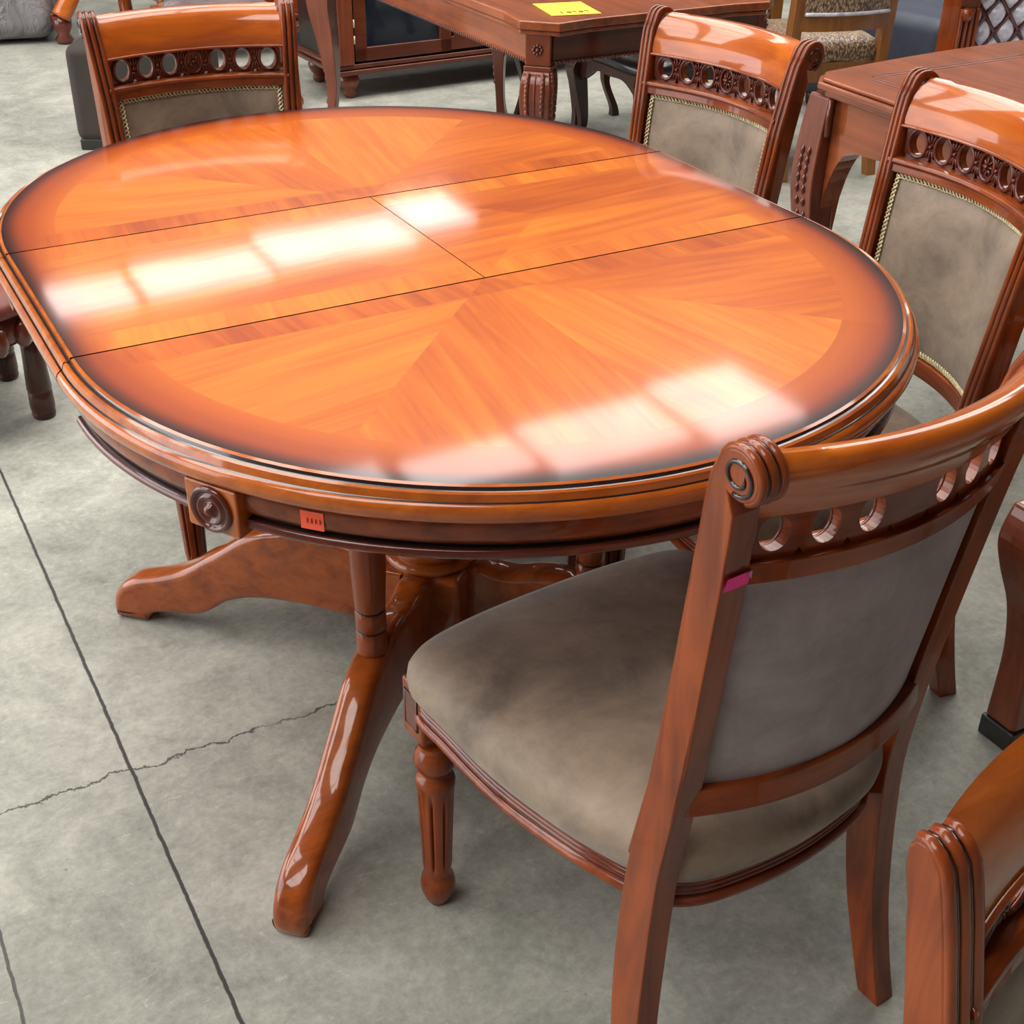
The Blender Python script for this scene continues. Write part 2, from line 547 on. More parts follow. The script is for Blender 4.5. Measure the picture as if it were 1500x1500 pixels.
def build_table():
    T = thing('extending_dining_table', 'oval orange lacquered dining table with sunburst veneer top on a four-legged pedestal', 'table', (0, 0, 0))
    N = 72
    # moulding profile: (offset outward from flat top edge, z drop)
    prof = [(-0.004, 0.0), (0.0, -0.0015), (0.0015, -0.005), (0.004, -0.0055), (0.0065, -0.004), (0.0095, -0.0055),
            (0.011, -0.010), (0.012, -0.0135), (0.0145, -0.0145), (0.018, -0.017), (0.0205, -0.022), (0.0205, -0.029),
            (0.018, -0.035), (0.013, -0.039), (0.008, -0.0405), (0.0, -0.0405), (-0.03, -0.0405)]

    def half(sgn):
        b = B()
        y0 = sgn*(WL/2+0.0030)
        # flat top
        ring = [Vector((RT*0.993*cos(a), y0+sgn*RT*0.993*sin(a), H)) for a in [pi*i/N for i in range(N+1)]]
        b.faces(ring, [tuple(range(N+1))], 0)
        rings = []
        for i in range(N+1):
            a = pi*i/N
            d = Vector((cos(a), sgn*sin(a), 0))
            rings.append([Vector((0, y0, 0))+d*(RT+o)+Vector((0, 0, H+dz)) for o, dz in prof])
        n = len(prof)
        vs = [p for q in rings for p in q]
        fs, mi = [], []
        for j in range(N):
            for i in range(n-1):
                fs.append((j*n+i, j*n+i+1, (j+1)*n+i+1, (j+1)*n+i))
        v, fc = b.faces(vs, fs, 1, True)
        for idx, q in enumerate(fc):
            i = idx % (n-1)
            q.material_index = 2 if i in (1, 2, 7) else 1
        # seam face
        b.faces([Vector((-RT, y0, H)), Vector((RT, y0, H)), Vector((RT, y0, H-0.035)), Vector((-RT, y0, H-0.035))], [(0, 1, 2, 3)], 2)
        # underside
        b.faces([Vector((RT*0.99*cos(pi*i/N), y0+sgn*RT*0.99*sin(pi*i/N), H-0.0405)) for i in range(N+1)], [tuple(range(N+1))], 1)
        o = b.make('tabletop', ['burst', 'wo', 'dark'], T, autos=40)
        return o
    half(1)
    half(-1)
    # the two leaves that fill the middle
    split = 0.0
    for x0, x1 in ((-RT, split-0.0008), (split+0.0008, RT)):
        b = B()
        y = WL/2-0.0004
        sg = -1 if x0 < -0.1 else 1
        xe = x0 if sg < 0 else x1
        xi = x1 if sg < 0 else x0
        b.faces([Vector((xi, -y, H)), Vector((xe*0.993, -y, H)), Vector((xe*0.993, y, H)), Vector((xi, y, H))], [(0, 1, 2, 3)], 0)
        for yy in (-y, y):
            b.faces([Vector((xi, yy, H)), Vector((xe, yy, H)), Vector((xe, yy, H-0.035)), Vector((xi, yy, H-0.035))], [(0, 1, 2, 3)], 2)
        b.faces([Vector((xi, -y, H)), Vector((xi, y, H)), Vector((xi, y, H-0.035)), Vector((xi, -y, H-0.035))], [(0, 1, 2, 3)], 2)
        n = len(prof)
        vs = [Vector((xe+sg*o, yy, H+dz)) for yy in (-y, y) for o, dz in prof]
        v, fc = b.faces(vs, [(i, i+1, n+i+1, n+i) for i in range(n-1)], 1, True)
        for i, q in enumerate(fc):
            q.material_index = 2 if i in (1, 2, 7) else 1
        b.faces([Vector((xi, -y, H-0.0405)), Vector((xe, -y, H-0.0405)), Vector((xe, y, H-0.0405)), Vector((xi, y, H-0.0405))], [(0, 1, 2, 3)], 1)
        b.make('table_leaf', ['burst', 'wo', 'dark'], T, autos=40)
    # apron of each half with its lower bead
    ap = [(-0.012, -0.040), (0.001, -0.041), (0.004, -0.045), (0.0055, -0.055), (0.004, -0.067), (0.0, -0.074), (-0.006, -0.0775),
          (-0.006, -0.080), (0.002, -0.0805), (0.0055, -0.084), (0.006, -0.089), (0.002, -0.093), (-0.006, -0.0945), (-0.012, -0.0945)]
    apl = [(-0.020, -0.010), (-0.020, -0.0945)]
    for sgn in (1, -1):
        b = B()
        rings = []
        for i in range(N+1):
            a = pi*i/N
            d = Vector((cos(a), sgn*sin(a), 0))
            rings.append([Vector((0, sgn*WL/2, 0))+d*(RT+o)+Vector((0, 0, H+dz)) for o, dz in (ap+[(-0.030, -0.0945), (-0.030, -0.0405)])])
        n = len(rings[0])
        v, fc = None, None
        vs = [p for q in rings for p in q]
        fs = []
        for j in range(N):
            for i in range(n):
                fs.append((j*n+i, j*n+(i+1) % n, (j+1)*n+(i+1) % n, (j+1)*n+i))
        fs += [tuple(range(n))[::-1], tuple(N*n+i for i in range(n))]
        v, fc = b.faces(vs, fs, 0, True)
        for idx, q in enumerate(fc[:N*n]):
            i = idx % n
            if i in (5, 6, 7):
                q.material_index = 2
            elif 8 <= i <= 12:
                q.material_index = 1
        b.make('apron', ['wx', 'carve', 'dark'], T, autos=50)
        # rosette blocks at +-60 degrees from the end
        for az in (31.5, 148.5):
            a = radians(az)
            d = Vector((cos(a), sgn*sin(a), 0))
            t = Vector((-d.y, d.x, 0))
            mat = Matrix((t, d, Vector((0, 0, 1)))).transposed()
            c = Vector((0, sgn*WL/2, 0))+d*(RT+0.001)+Vector((0, 0, H-0.0710))
            b = B()
            b.box(c, (0.074, 0.030, 0.061), 0, mat)
            o = b.make('rosette_block', 'wo', T, bevel=0.003)
            b = B()
            rot = Matrix((t, Vector((0, 0, 1)), d)).transposed()
            b.lathe([(0.0292, 0.0), (0.0292, 0.003), (0.026, 0.0060), (0.0225, 0.003), (0.021, 0.0005), (0.019, 0.0005), (0.0175, 0.005),
                     (0.0155, 0.005), (0.012, 0.001), (0.008, 0.001), (0.0065, 0.006), (0.004, 0.009), (0.0015, 0.010)], c+d*0.0150, 32, 0, None, rot)
            b.make('rosette', 'carve', o)
    # orange price tag stuck on the near apron
    az = radians(-136.5)
    d = Vector((cos(az), sin(az), 0))
    t = Vector((-d.y, d.x, 0))
    b = B()
    for (cc, hw, hh, z, mi) in ((RT+0.0066, 0.0155, 0.0115, H-0.060, 0),):
        vs = []
        for j in (0, 1):
            for i in range(5):
                aa = az-0.0235*2*(i/4-0.5)
                dd = Vector((cos(aa), sin(aa), 0))
                vs.append(Vector((0, -WL/2, 0))+dd*(RT+0.0062)+Vector((0, 0, z+(hh if j else -hh))))
        b.faces(vs, [(i, i+1, 6+i, 5+i) for i in range(4)], 0)
        for q in range(4):
            aa = az+0.016-0.0085*q
            dd = Vector((cos(aa), sin(aa), 0))
            p = Vector((0, -WL/2, 0))+dd*(RT+0.0070)+Vector((0, 0, z-0.003))
            b.tube([p, p+Vector((0, 0, 0.006))], 0.0006, 5, 1)
    b.make('price_tag', ['orange_tag', 'tagink'], T)
    # runners under the top (on the base)
    b = B()
    for x in (-0.22, 0.22):
        b.box((x, 0, H-0.066), (0.05, 1.15, 0.05))
    for y in (-0.22, 0.22):
        b.box((0, y, H-0.076), (0.50, 0.06, 0.03))
    b.make('runner', 'wy', T, bevel=0.003)
    # central column, hub block
    b = B()
    cen = [(0.078, 0.262), (0.082, 0.266), (0.084, 0.272), (0.080, 0.279), (0.070, 0.283), (0.076, 0.292), (0.079, 0.302), (0.074, 0.312), (0.060, 0.320),
           (0.056, 0.345), (0.062, 0.39), (0.070, 0.44), (0.072, 0.49), (0.066, 0.55), (0.055, 0.61), (0.050, 0.66), (0.060, 0.675), (0.062, 0.69), (0.055, 0.70), (0.09, 0.72), (0.09, H-0.08)]
    b.lathe(cen, (0, 0, 0), 40)
    b.make('column', 'base', T, autos=50)
    b = B()
    s2 = 0.078
    rot = Matrix.Rotation(pi/4, 3, 'Z')
    b.box((0, 0, 0.178), (s2*2, s2*2, 0.172), 0, rot)
    b.make('hub_block', 'base', T, bevel=0.012, segs=4)
    # four scrolled legs
    top = [(0.060, 0.262), (0.10, 0.268), (0.125, 0.262), (0.16, 0.262), (0.20, 0.272), (0.25, 0.274), (0.30, 0.262), (0.335, 0.252), (0.365, 0.238), (0.41, 0.203), (0.445, 0.178), (0.495, 0.142),
           (0.55, 0.118), (0.60, 0.102), (0.635, 0.080), (0.655, 0.050), (0.660, 0.020), (0.652, 0.0)]
    bot = [(0.590, 0.0), (0.575, 0.020), (0.54, 0.030), (0.475, 0.040), (0.44, 0.060), (0.405, 0.085), (0.35, 0.104), (0.264, 0.111), (0.167, 0.105), (0.060, 0.095)]
    poly = smooth_curve(top, 4)+smooth_curve(bot, 4)
    for q in range(4):
        a = pi/4+q*pi/2
        d = Vector((cos(a), sin(a), 0))
        t = Vector((-sin(a), cos(a), 0))
        b = B()
        rings = []
        for w_, ins in ((-0.0285, 0.0190), (-0.0280, 0.0130), (-0.0260, 0.0080), (-0.0225, 0.0040), (-0.0175, 0.0014), (-0.010, 0.0002),
                        (0.010, 0.0002), (0.0175, 0.0014), (0.0225, 0.0040), (0.0260, 0.0080), (0.0280, 0.0130), (0.0285, 0.0190)):
            rings.append([d*p[0]+t*w_+Vector((0, 0, max(0.0, p[1]))) for p in inset(poly, ins)])
        b.sweep(rings, smooth=True)
        b.make('leg', 'base', T, autos=60)
        b = B()
        sp = [(0.0245, 0.262), (0.0245, 0.30), (0.0225, 0.302), (0.0225, 0.305), (0.0245, 0.307), (0.0245, 0.338), (0.0225, 0.340), (0.0225, 0.343), (0.0245, 0.345), (0.0255, 0.37),
              (0.028, 0.42), (0.029, 0.47), (0.028, 0.53), (0.023, 0.60), (0.020, 0.66), (0.024, 0.70), (0.025, H-0.10)]
        b.lathe(sp, d*0.288, 28)
        sp_ = b.make('spindle', 'wz', T, autos=50)
        for zr in (0.3035, 0.3415):
            b = B()
            b.tube([d*0.288+Vector((0.0232*cos(a_), 0.0232*sin(a_), zr)) for a_ in [2*pi*i/28 for i in range(28)]], 0.0017, 6, 0, True)
            b.make('dark_ring', 'dark', sp_)
    return T


build_table()


# ------------------------------------------------------------------ scroll-back dining chair (faces +Y)
def post_x(z):
    pts = [(0, 0.216), (0.15, 0.204), (0.30, 0.192), (0.42, 0.184), (0.60, 0.177), (0.85, 0.187), (1.02, 0.200)]
    for (a, xa), (b_, xb) in zip(pts, pts[1:]):
        if z <= b_:
            return xa+(xb-xa)*(z-a)/(b_-a)
    return pts[-1][1]


PC = smooth_curve([(0.0, -0.262, 0.0190), (0.08, -0.243, 0.021), (0.18, -0.224, 0.0245), (0.30, -0.213, 0.027), (0.42, -0.211, 0.026), (0.50, -0.219, 0.024),
                   (0.62, -0.236, 0.0215), (0.74, -0.251, 0.0205), (0.86, -0.267, 0.0195), (0.925, -0.277, 0.0185)], 3)
SCY, SCZ, SCR = -0.303, 0.999, 0.025
FRONT = [(y+d, z) for z, y, d in PC]+[(-0.2635, 0.955), (-0.270, 0.985)]
ARC = [(SCY+SCR*cos(a), SCZ+SCR*sin(a)) for a in [radians(v) for v in range(35, 300, 12)]]
BACK = [(-0.2985, 0.955)]+[(y-d, z) for z, y, d in PC][::-1]


def bow(x, amt, h=0.185):
    return -amt*(1-(x/h)**2)


def back_y(z):
    """centre of the back at height z"""
    for (a, ya, _), (c, yc, _) in zip(PC, PC[1:]):
        if z <= c:
            return ya+(yc-ya)*(z-a)/(c-a)
    return PC[-1][1]


def rail(b, sec, amt, xw, n=20, mi=0, smooth=False, zx=None):
    rings = []
    for i in range(n+1):
        x = -xw+2*xw*i/n
        rings.append([Vector((x, y+bow(x, amt, xw), z+(zx(x) if zx else 0))) for y, z in sec])
    b.sweep(rings, mi=mi, smooth=smooth)


SEAT = smooth_curve([(0.0, 0.262), (0.12, 0.258), (0.205, 0.243), (0.238, 0.215), (0.238, 0.15), (0.233, 0.03), (0.208, -0.10), (0.178, -0.186), (0.160, -0.212), (0.11, -0.236), (0.0, -0.248),
                     (-0.11, -0.236), (-0.160, -0.212), (-0.178, -0.186), (-0.208, -0.10), (-0.233, 0.03), (-0.238, 0.15), (-0.238, 0.215), (-0.205, 0.243), (-0.12, 0.258)], 5, True)


def offset_loop(loop, d):
    n = len(loop)
    out = []
    for i in range(n):
        a, c = Vector(loop[i-1]), Vector(loop[(i+1) % n])
        t = (c-a).normalized()
        nn = Vector((-t.y, t.x))
        out.append(Vector(loop[i])-nn*(-d))
    return out


def fix_offset(loop, d):
    """positive d grows the loop"""
    cx = sum(p[0] for p in loop)/len(loop)
    cy = sum(p[1] for p in loop)/len(loop)
    o = offset_loop(loop, d)
    r0 = sum((Vector(p)-Vector((cx, cy))).length for p in loop)
    r1 = sum((p-Vector((cx, cy))).length for p in o)
    if (r1 > r0) != (d > 0):
        o = offset_loop(loop, -d)
    return o


def make_chair(label, scrolled=True):
    C = thing('dining_chair', label, 'chair')
    # rear posts with scroll tops and reeded fronts
    for sx in (-1, 1):
        b = B()
        arc = ARC if scrolled else [(-0.275, 1.003), (-0.282, 1.011), (-0.291, 1.015), (-0.299, 1.013), (-0.304, 1.004), (-0.3045, 0.985)]
        poly = FRONT+arc+BACK
        hw = 0.0165
        b.sweep([[Vector((sx*post_x(z)+s_*hw, y, z)) for y, z in poly] for s_ in (-1, 1)])
        o = b.make('post', 'wz', C, bevel=0.0035)
        b = B()
        path = [(y, z) for y, z in FRONT if z > 0.44]+(ARC[:19] if scrolled else arc[:4])
        for dx, rd in ((-0.0115, 0.0048), (0.0, 0.0050), (0.0115, 0.0048)):
            pts = []
            for i, (y, z) in enumerate(path):
                pts.append((sx*post_x(z)+dx, y, z))
            b.tube(pts, rd, 8, 0)
        for dx in (-0.0060, 0.0060):
            pts = [(sx*post_x(z)+dx, y, z) for y, z in path]
            b.tube(pts, 0.0022, 6, 1)
        b.make('reeding', ['wz', 'dark'], o)
        for so in (-1, 1) if scrolled else ():
            b = B()
            sp = []
            for i in range(30):
                a = radians(285-i*17)
                rr = 0.0195-0.00040*i
                y, z = SCY+rr*cos(a), SCZ+rr*sin(a)
                sp.append((sx*post_x(z)+so*(hw+0.0002), y, z))
            b.tube(sp, [0.0024]*26+[0.002, 0.0015, 0.001, 0.0005], 6, 0)
            b.make('scroll', 'dark', o)
    # rolled crest rail
    b = B()
    sec = [(-0.262, 0.941), (-0.263, 0.954), (-0.268, 0.970), (-0.277, 0.990), (-0.289, 1.006), (-0.302, 1.015), (-0.314, 1.017), (-0.323, 1.011),
           (-0.325, 1.001), (-0.319, 0.988), (-0.307, 0.972), (-0.296, 0.957), (-0.291, 0.941)]
    if not scrolled:
        sec = [(max(y, -0.304), z-0.004) for y, z in sec]
    rail(b, sec, 0.040, 0.184, 24)
    b.make('crest_rail', 'wo', C, autos=45)
    # carved pierced band
    b = B()
    z0, z1 = 0.889, 0.942
    zc, cw = (z0+z1)/2, 0.350/7
    yb, tb = -0.268, 0.011
    NS = 24

    def P(x, y, z):
        return Vector((x, y+bow(x, 0.040, 0.184), z))
    for k in range(7):
        xc = -0.175+cw*(k+0.5)
        ra, rb = (0.0150, 0.0195)
        out, inn = [], []
        for i in range(NS):
            a = 2*pi*(i+0.5)/NS
            ca, sa = cos(a), sin(a)
            m = min((cw/2)/abs(ca) if abs(ca) > 1e-6 else 9, ((z1-z0)/2)/abs(sa) if abs(sa) > 1e-6 else 9)
            out.append((xc+ca*m, zc+sa*m))
            inn.append((xc+ra*ca, zc+rb*sa))
        vs = [P(x, yb, z) for x, z in out]+[P(x, yb, z) for x, z in inn]+[P(x, yb-tb, z) for x, z in inn]+[P(x, yb-tb, z) for x, z in out]
        fs = []
        for i in range(NS):
            j = (i+1) % NS
            fs.append((i, j, NS+j, NS+i))
            if k != 3:
                fs.append((NS+i, NS+j, 2*NS+j, 2*NS+i))
            fs.append((2*NS+i, 2*NS+j, 3*NS+j, 3*NS+i))
        if k == 3:
            fs.append(tuple(NS+i for i in range(NS)))
            fs.append(tuple(2*NS+i for i in range(NS)))
        v, fc = b.faces(vs, fs, 0)
        if k == 3:
            fc[-1].material_index = 1
        per = 2 if k == 3 else 3
        for idx, q in enumerate(fc[:NS*per]):
            if idx % per == per-1:
                q.material_index = 1
            elif per == 3 and idx % 3 == 1:
                q.material_index = 2
    band = b.make('carved_band', ['carve', 'wx', 'wx'], C)
    b = B()
    for k in range(7):
        xc = -0.175+cw*(k+0.5)
        ring = [P(xc+0.0172*cos(a), yb+0.002, zc+0.0228*sin(a)) for a in [2*pi*i/24 for i in range(24)]]
        b.tube(ring, 0.0032, 7, 0, True)
        if k < 6:
            xm = xc+cw/2
            for (dx, dz, an) in ((-0.0052, 0.0125, 22), (0, 0.0135, 0), (0.0052, 0.0125, -22), (-0.0052, -0.0125, -22), (0, -0.0135, 0), (0.0052, -0.0125, 22)):
                b.ball(P(xm+dx, yb+0.002, zc+dz), 0.0085, 6, 0, (0.27, 0.4, 1.0), Matrix.Rotation(radians(-an), 3, 'Y'))
            b.ball(P(xm, yb+0.004, zc), 0.0036, 8, 0)
        if k == 3:
            for q in range(8):
                a = q*pi/4
                b.ball(P(xc+0.0075*cos(a), yb+0.002, zc+0.0095*sin(a)), 0.006, 6, 0, (0.38, 0.45, 1.0), Matrix.Rotation(pi/2-a, 3, 'Y'))
            b.ball(P(xc, yb+0.005, zc), 0.004, 8, 0)
    b.make('carving', 'carve', band)
    # middle rail below the band
    b = B()
    rail(b, [(-0.245, 0.864), (-0.247, 0.878), (-0.244, 0.881), (-0.246, 0.887), (-0.253, 0.889), (-0.288, 0.889), (-0.284, 0.864)], 0.040, 0.184, 24)
    rail(b, [(-0.259, 0.938), (-0.256, 0.9405), (-0.259, 0.944), (-0.264, 0.944), (-0.264, 0.938)], 0.040, 0.184, 24)
    b.make('middle_rail', 'wx', C, bevel=0.002)
    # lower back rail
    b = B()
    yl = back_y(0.56)
    rail(b, [(yl+0.014, 0.540), (yl+0.016, 0.572), (yl-0.020, 0.578), (yl-0.023, 0.542)], 0.042, 0.178, 24)
    b.make('lower_rail', 'wx', C, bevel=0.003)
    # upholstered back panel: padded front, flat back
    b = B()
    nu, nv = 20, 14
    zt, zb = 0.867, 0.572

    def panel(front, xf, v):
        z = zb+(zt-zb)*v
        hw = post_x(z)-0.015
        x = xf*hw
        e = min(1-abs(xf), 1.0)*hw
        e2 = min(v, 1-v)*(zt-zb)
        pad = 0.014*(1-math.exp(-min(e, 9)/0.018))*(1-math.exp(-e2/0.018)) if front else 0.003*(1-math.exp(-e/0.03))*(1-math.exp(-e2/0.03))
        y = back_y(z)+bow(x, 0.040+0.002*(1-v), hw)
        return Vector((x, y+((0.004+pad) if front else (-0.010-pad)), z))
    vs = [panel(True, -1+2*i/nu, j/nv) for j in range(nv+1) for i in range(nu+1)]
    fs = [(j*(nu+1)+i, j*(nu+1)+i+1, (j+1)*(nu+1)+i+1, (j+1)*(nu+1)+i) for j in range(nv) for i in range(nu)]
    b.faces(vs, fs, 0, True)
    vs = [panel(False, -1+2*i/nu, j/nv) for j in range(nv+1) for i in range(nu+1)]
    b.faces(vs, fs, 1, True)
    edge = [(-1+2*i/nu, 0) for i in range(nu)]+[(1, j/nv) for j in range(nv)]+[(1-2*i/nu, 1) for i in range(nu)]+[(-1, 1-j/nv) for j in range(nv)]
    ne = len(edge)
    vs = [panel(True, *e) for e in edge]+[panel(False, *e) for e in edge]
    b.faces(vs, [(i, (i+1) % ne, ne+(i+1) % ne, ne+i) for i in range(ne)], 0)
    bk = b.make('backrest', ['suede', 'suede_back'], C)
    # gilt braid around the front of the panel
    ex, ez = 0.955, 0.028
    corners = [(-ex, ez), (ex, ez), (ex, 1-ez), (-ex, 1-ez)]
    base = []
    for (a0, v0), (a1, v1) in zip(corners, corners[1:]+corners[:1]):
        L = abs(a1-a0)*0.185+abs(v1-v0)*(zt-zb)
        m = int(L/0.0018)
        for i in range(m):
            t = i/m
            base.append(panel(True, a0+(a1-a0)*t, v0+(v1-v0)*t))
    b = B()
    nb = len(base)
    for ph in (0.0, pi):
        pts = []
        for i, p in enumerate(base):
            t = (base[(i+3) % nb]-base[i-3]).normalized()
            side = t.cross(Vector((0, 1, 0))).normalized()
            a = i*2*pi/9.0+ph
            pts.append(p+side*0.0042*sin(a)+Vector((0, 0.0030+0.0014*cos(a), 0)))
        b.tube(pts, 0.0019, 4, 0, True)
    b.make('braid_trim', 'gold', bk)
    # seat frame with reeded side
    sec = [(-0.003, 0.366), (0.005, 0.366), (0.009, 0.370), (0.009, 0.376), (0.004, 0.380), (0.000, 0.3815), (0.0035, 0.3845), (0.0035, 0.3875), (0.000, 0.3895), (0.0035, 0.392),
           (0.0035, 0.395), (0.000, 0.397), (0.0035, 0.3995), (0.0035, 0.4025), (0.000, 0.405), (0.004, 0.409), (0.004, 0.416), (-0.002, 0.420), (-0.03, 0.420), (-0.03, 0.366)]
    loops = [fix_offset(SEAT, o if abs(o) > 1e-6 else 0.0005) for o, z in sec]
    b = B()
    n = len(SEAT)
    rings = [[Vector((*loops[j][i], sec[j][1])) for j in range(len(sec))] for i in range(n)]
    vs = [p for q in rings for p in q]
    ns = len(sec)
    fs = []
    for j in range(n):
        for i in range(ns):
            k = (j+1) % n
            fs.append((j*ns+i, j*ns+(i+1) % ns, k*ns+(i+1) % ns, k*ns+i))
    v, fc = b.faces(vs, fs, 0, False)
    for idx, q in enumerate(fc):
        if idx % ns in (4, 5, 7, 8, 10, 11, 13, 14):
            q.material_index = 1
    b.make('seat_frame', ['wx', 'carve'], C, autos=60)
    # cushion
    b = B()
    lay = [(-0.004, 0.404), (0.008, 0.409), (0.015, 0.422), (0.0175, 0.437), (0.0155, 0.453), (0.006, 0.469), (-0.014, 0.482), (-0.050, 0.491), (-0.10, 0.496)]
    rings = []
    for o, z in lay:
        if o > -0.03:
            L = fix_offset(SEAT, o if abs(o) > 1e-6 else 0.0004)
        else:
            k = 1+o/0.235
            L = [Vector((p[0]*k, p[1]*k)) for p in SEAT]
        rings.append([Vector((p[0], p[1], z)) for p in L])
    rings.append([Vector((p[0]*0.30, p[1]*0.30, 0.499)) for p in SEAT])
    b.sweep(rings, smooth=True)
    b.make('seat', 'suede', C, smooth=True)
    # turned front legs with square block
    for sx in (-1, 1):
        c = Vector((sx*0.215, 0.222, 0))
        b = B()
        pr = [(0.0150, 0.0), (0.0185, 0.006), (0.0205, 0.012), (0.0255, 0.026), (0.0265, 0.038), (0.0245, 0.050), (0.019, 0.058), (0.0205, 0.062), (0.0205, 0.068),
              (0.0215, 0.075), (0.0270, 0.232), (0.0285, 0.238), (0.0290, 0.246), (0.0265, 0.254), (0.0205, 0.258), (0.0205, 0.264), (0.0275, 0.272),
              (0.0300, 0.284), (0.0280, 0.296), (0.0220, 0.304), (0.0200, 0.308), (0.022, 0.314)]
        pr2 = []
        for (r0, zz0), (r1, zz1) in zip(pr, pr[1:]):
            m = 6 if zz1-zz0 > 0.05 else 1
            for i in range(m):
                pr2.append((r0+(r1-r0)*i/m, zz0+(zz1-zz0)*i/m))
        pr2.append(pr[-1])
        pr2.insert(12, (0.0222, 0.084))
        pr2.sort(key=lambda q: q[1])
        b.lathe(pr2, c, 96, 0, (0.084, 0.222, 8, 0.24))
        lg = b.make('leg', 'wz', C, autos=60)
        b = B()
        hb = 0.0275
        o8 = [(-hb, 0.420), (hb, 0.420), (hb, 0.335), (hb*0.55, 0.313), (-hb*0.55, 0.313), (-hb, 0.335)]
        b.box(c+Vector((0, 0.012, 0.372)), (hb*2, hb*2, 0.096))
        blk = b.make('block', 'wz', lg, bevel=0.006, segs=3)
        b = B()
        for (nx, ny) in ((sx, 0), (0, 1)):
            nn = Vector((nx, ny, 0))
            tt = Vector((-ny, nx, 0))
            cc = c+Vector((0, 0.012, 0.374))+nn*(hb+0.0004)
            b.tube([cc+tt*a+Vector((0, 0, z)) for a, z in ((-0.016, -0.028), (0.016, -0.028), (0.016, 0.030), (-0.016, 0.030))], 0.0016, 6, 0, True)
            mm = Matrix((tt, nn, Vector((0, 0, 1)))).transposed()
            b.box(cc+Vector((0, 0, 0.001)), (0.032, 0.0012, 0.058), 1, mm)
        b.make('sunk_panel', ['dark', 'carve'], blk)
    return C


def place(c, x, y, deg):
    c.location = (x, y, 0)
    c.rotation_euler = (0, 0, radians(deg))


chairA = make_chair('foreground dining chair seen from behind with a pink tag on its left post')
GRP = 'matching scroll-back dining chairs set round the oval table'
chairA['group'] = GRP
labels = ['taupe-backed dining chair at the upper right with spiral scroll showing, left of its cropped twin',
          'tall taupe-backed dining chair cropped by the right edge, just beyond the foreground chair',
          'dining chair at the far left end of the oval table with a dark grey back']
for lab, (x, y, d) in zip(labels, ((0.546, 0.317, 98.6), (0.575, -0.252, 81.8), (-0.070, 0.684, 175.8))):
    c = copy_tree(chairA)
    c['label'] = lab
    place(c, x, y, d)
c = make_chair('chair at the bottom right corner, only its rounded orange post and crest rail in view', False)
place(c, -0.1310, -1.6704, 180)
c.scale = (0.96, 0.96, 0.96)
place(chairA, -0.007, -0.706, 4.4)
# pink price tag on the foreground chair's left post (rear face)
b = B()
zz = 0.876
vs = []
for (dx, z) in ((-0.016, zz-0.0075), (0.014, zz-0.0075), (0.016, zz+0.008), (-0.013, zz+0.008)):
    vs.append(Vector((-post_x(z)+dx, back_y(z)-0.0225, z)))
b.faces(vs, [(0, 1, 2, 3)], 0)
b.faces([vs[2]+Vector((0, -0.0006, 0)), vs[2]+Vector((-0.006, -0.003, 0.0)), vs[2]+Vector((-0.002, -0.002, -0.008))], [(0, 1, 2)], 1)
b.make('price_tag', ['pink_tag', 'silver'], chairA)


# ------------------------------------------------------------------ background furniture
def cabriole(b, x, y, dx, dy, h, w0=0.075, w1=0.034, knee=0.035, foot=0.03, mi=0):
    """square-section S leg; (dx, dy) points outward on the diagonal"""
    prof = smooth_curve([(0.0, foot, w1*1.15), (0.04, foot*0.9, w1), (0.14, 0.0, w1*0.95), (0.32*h/0.7, -0.004, w1*1.15), (0.55*h/0.7, knee*0.8, w0*0.95), (0.63*h/0.7, knee, w0*1.05), (h, 0.0, w0)], 5)
    rings = []
    for z, off, w_ in prof:
        h2 = w_/2
        cx, cy = x+dx*off, y+dy*off
        rings.append([Vector((cx-h2, cy-h2, z)), Vector((cx+h2, cy-h2, z)), Vector((cx+h2, cy+h2, z)), Vector((cx-h2, cy+h2, z))])
    b.sweep(rings, mi=mi)


def clipped(x0, x1, y0, y1, c, dent=0.018):
    """tabletop outline with clipped corners and slightly stepped sides"""
    return [(x0+c, y0), (x0+2.4*c, y0+dent), (x1-2.4*c, y0+dent), (x1-c, y0), (x1, y0+c), (x1-dent, y0+2.4*c), (x1-dent, y1-2.4*c), (x1, y1-c),
            (x1-c, y1), (x1-2.4*c, y1-dent), (x0+2.4*c, y1-dent), (x0+c, y1), (x0, y1-c), (x0+dent, y1-2.4*c), (x0+dent, y0+2.4*c), (x0, y0+c)]


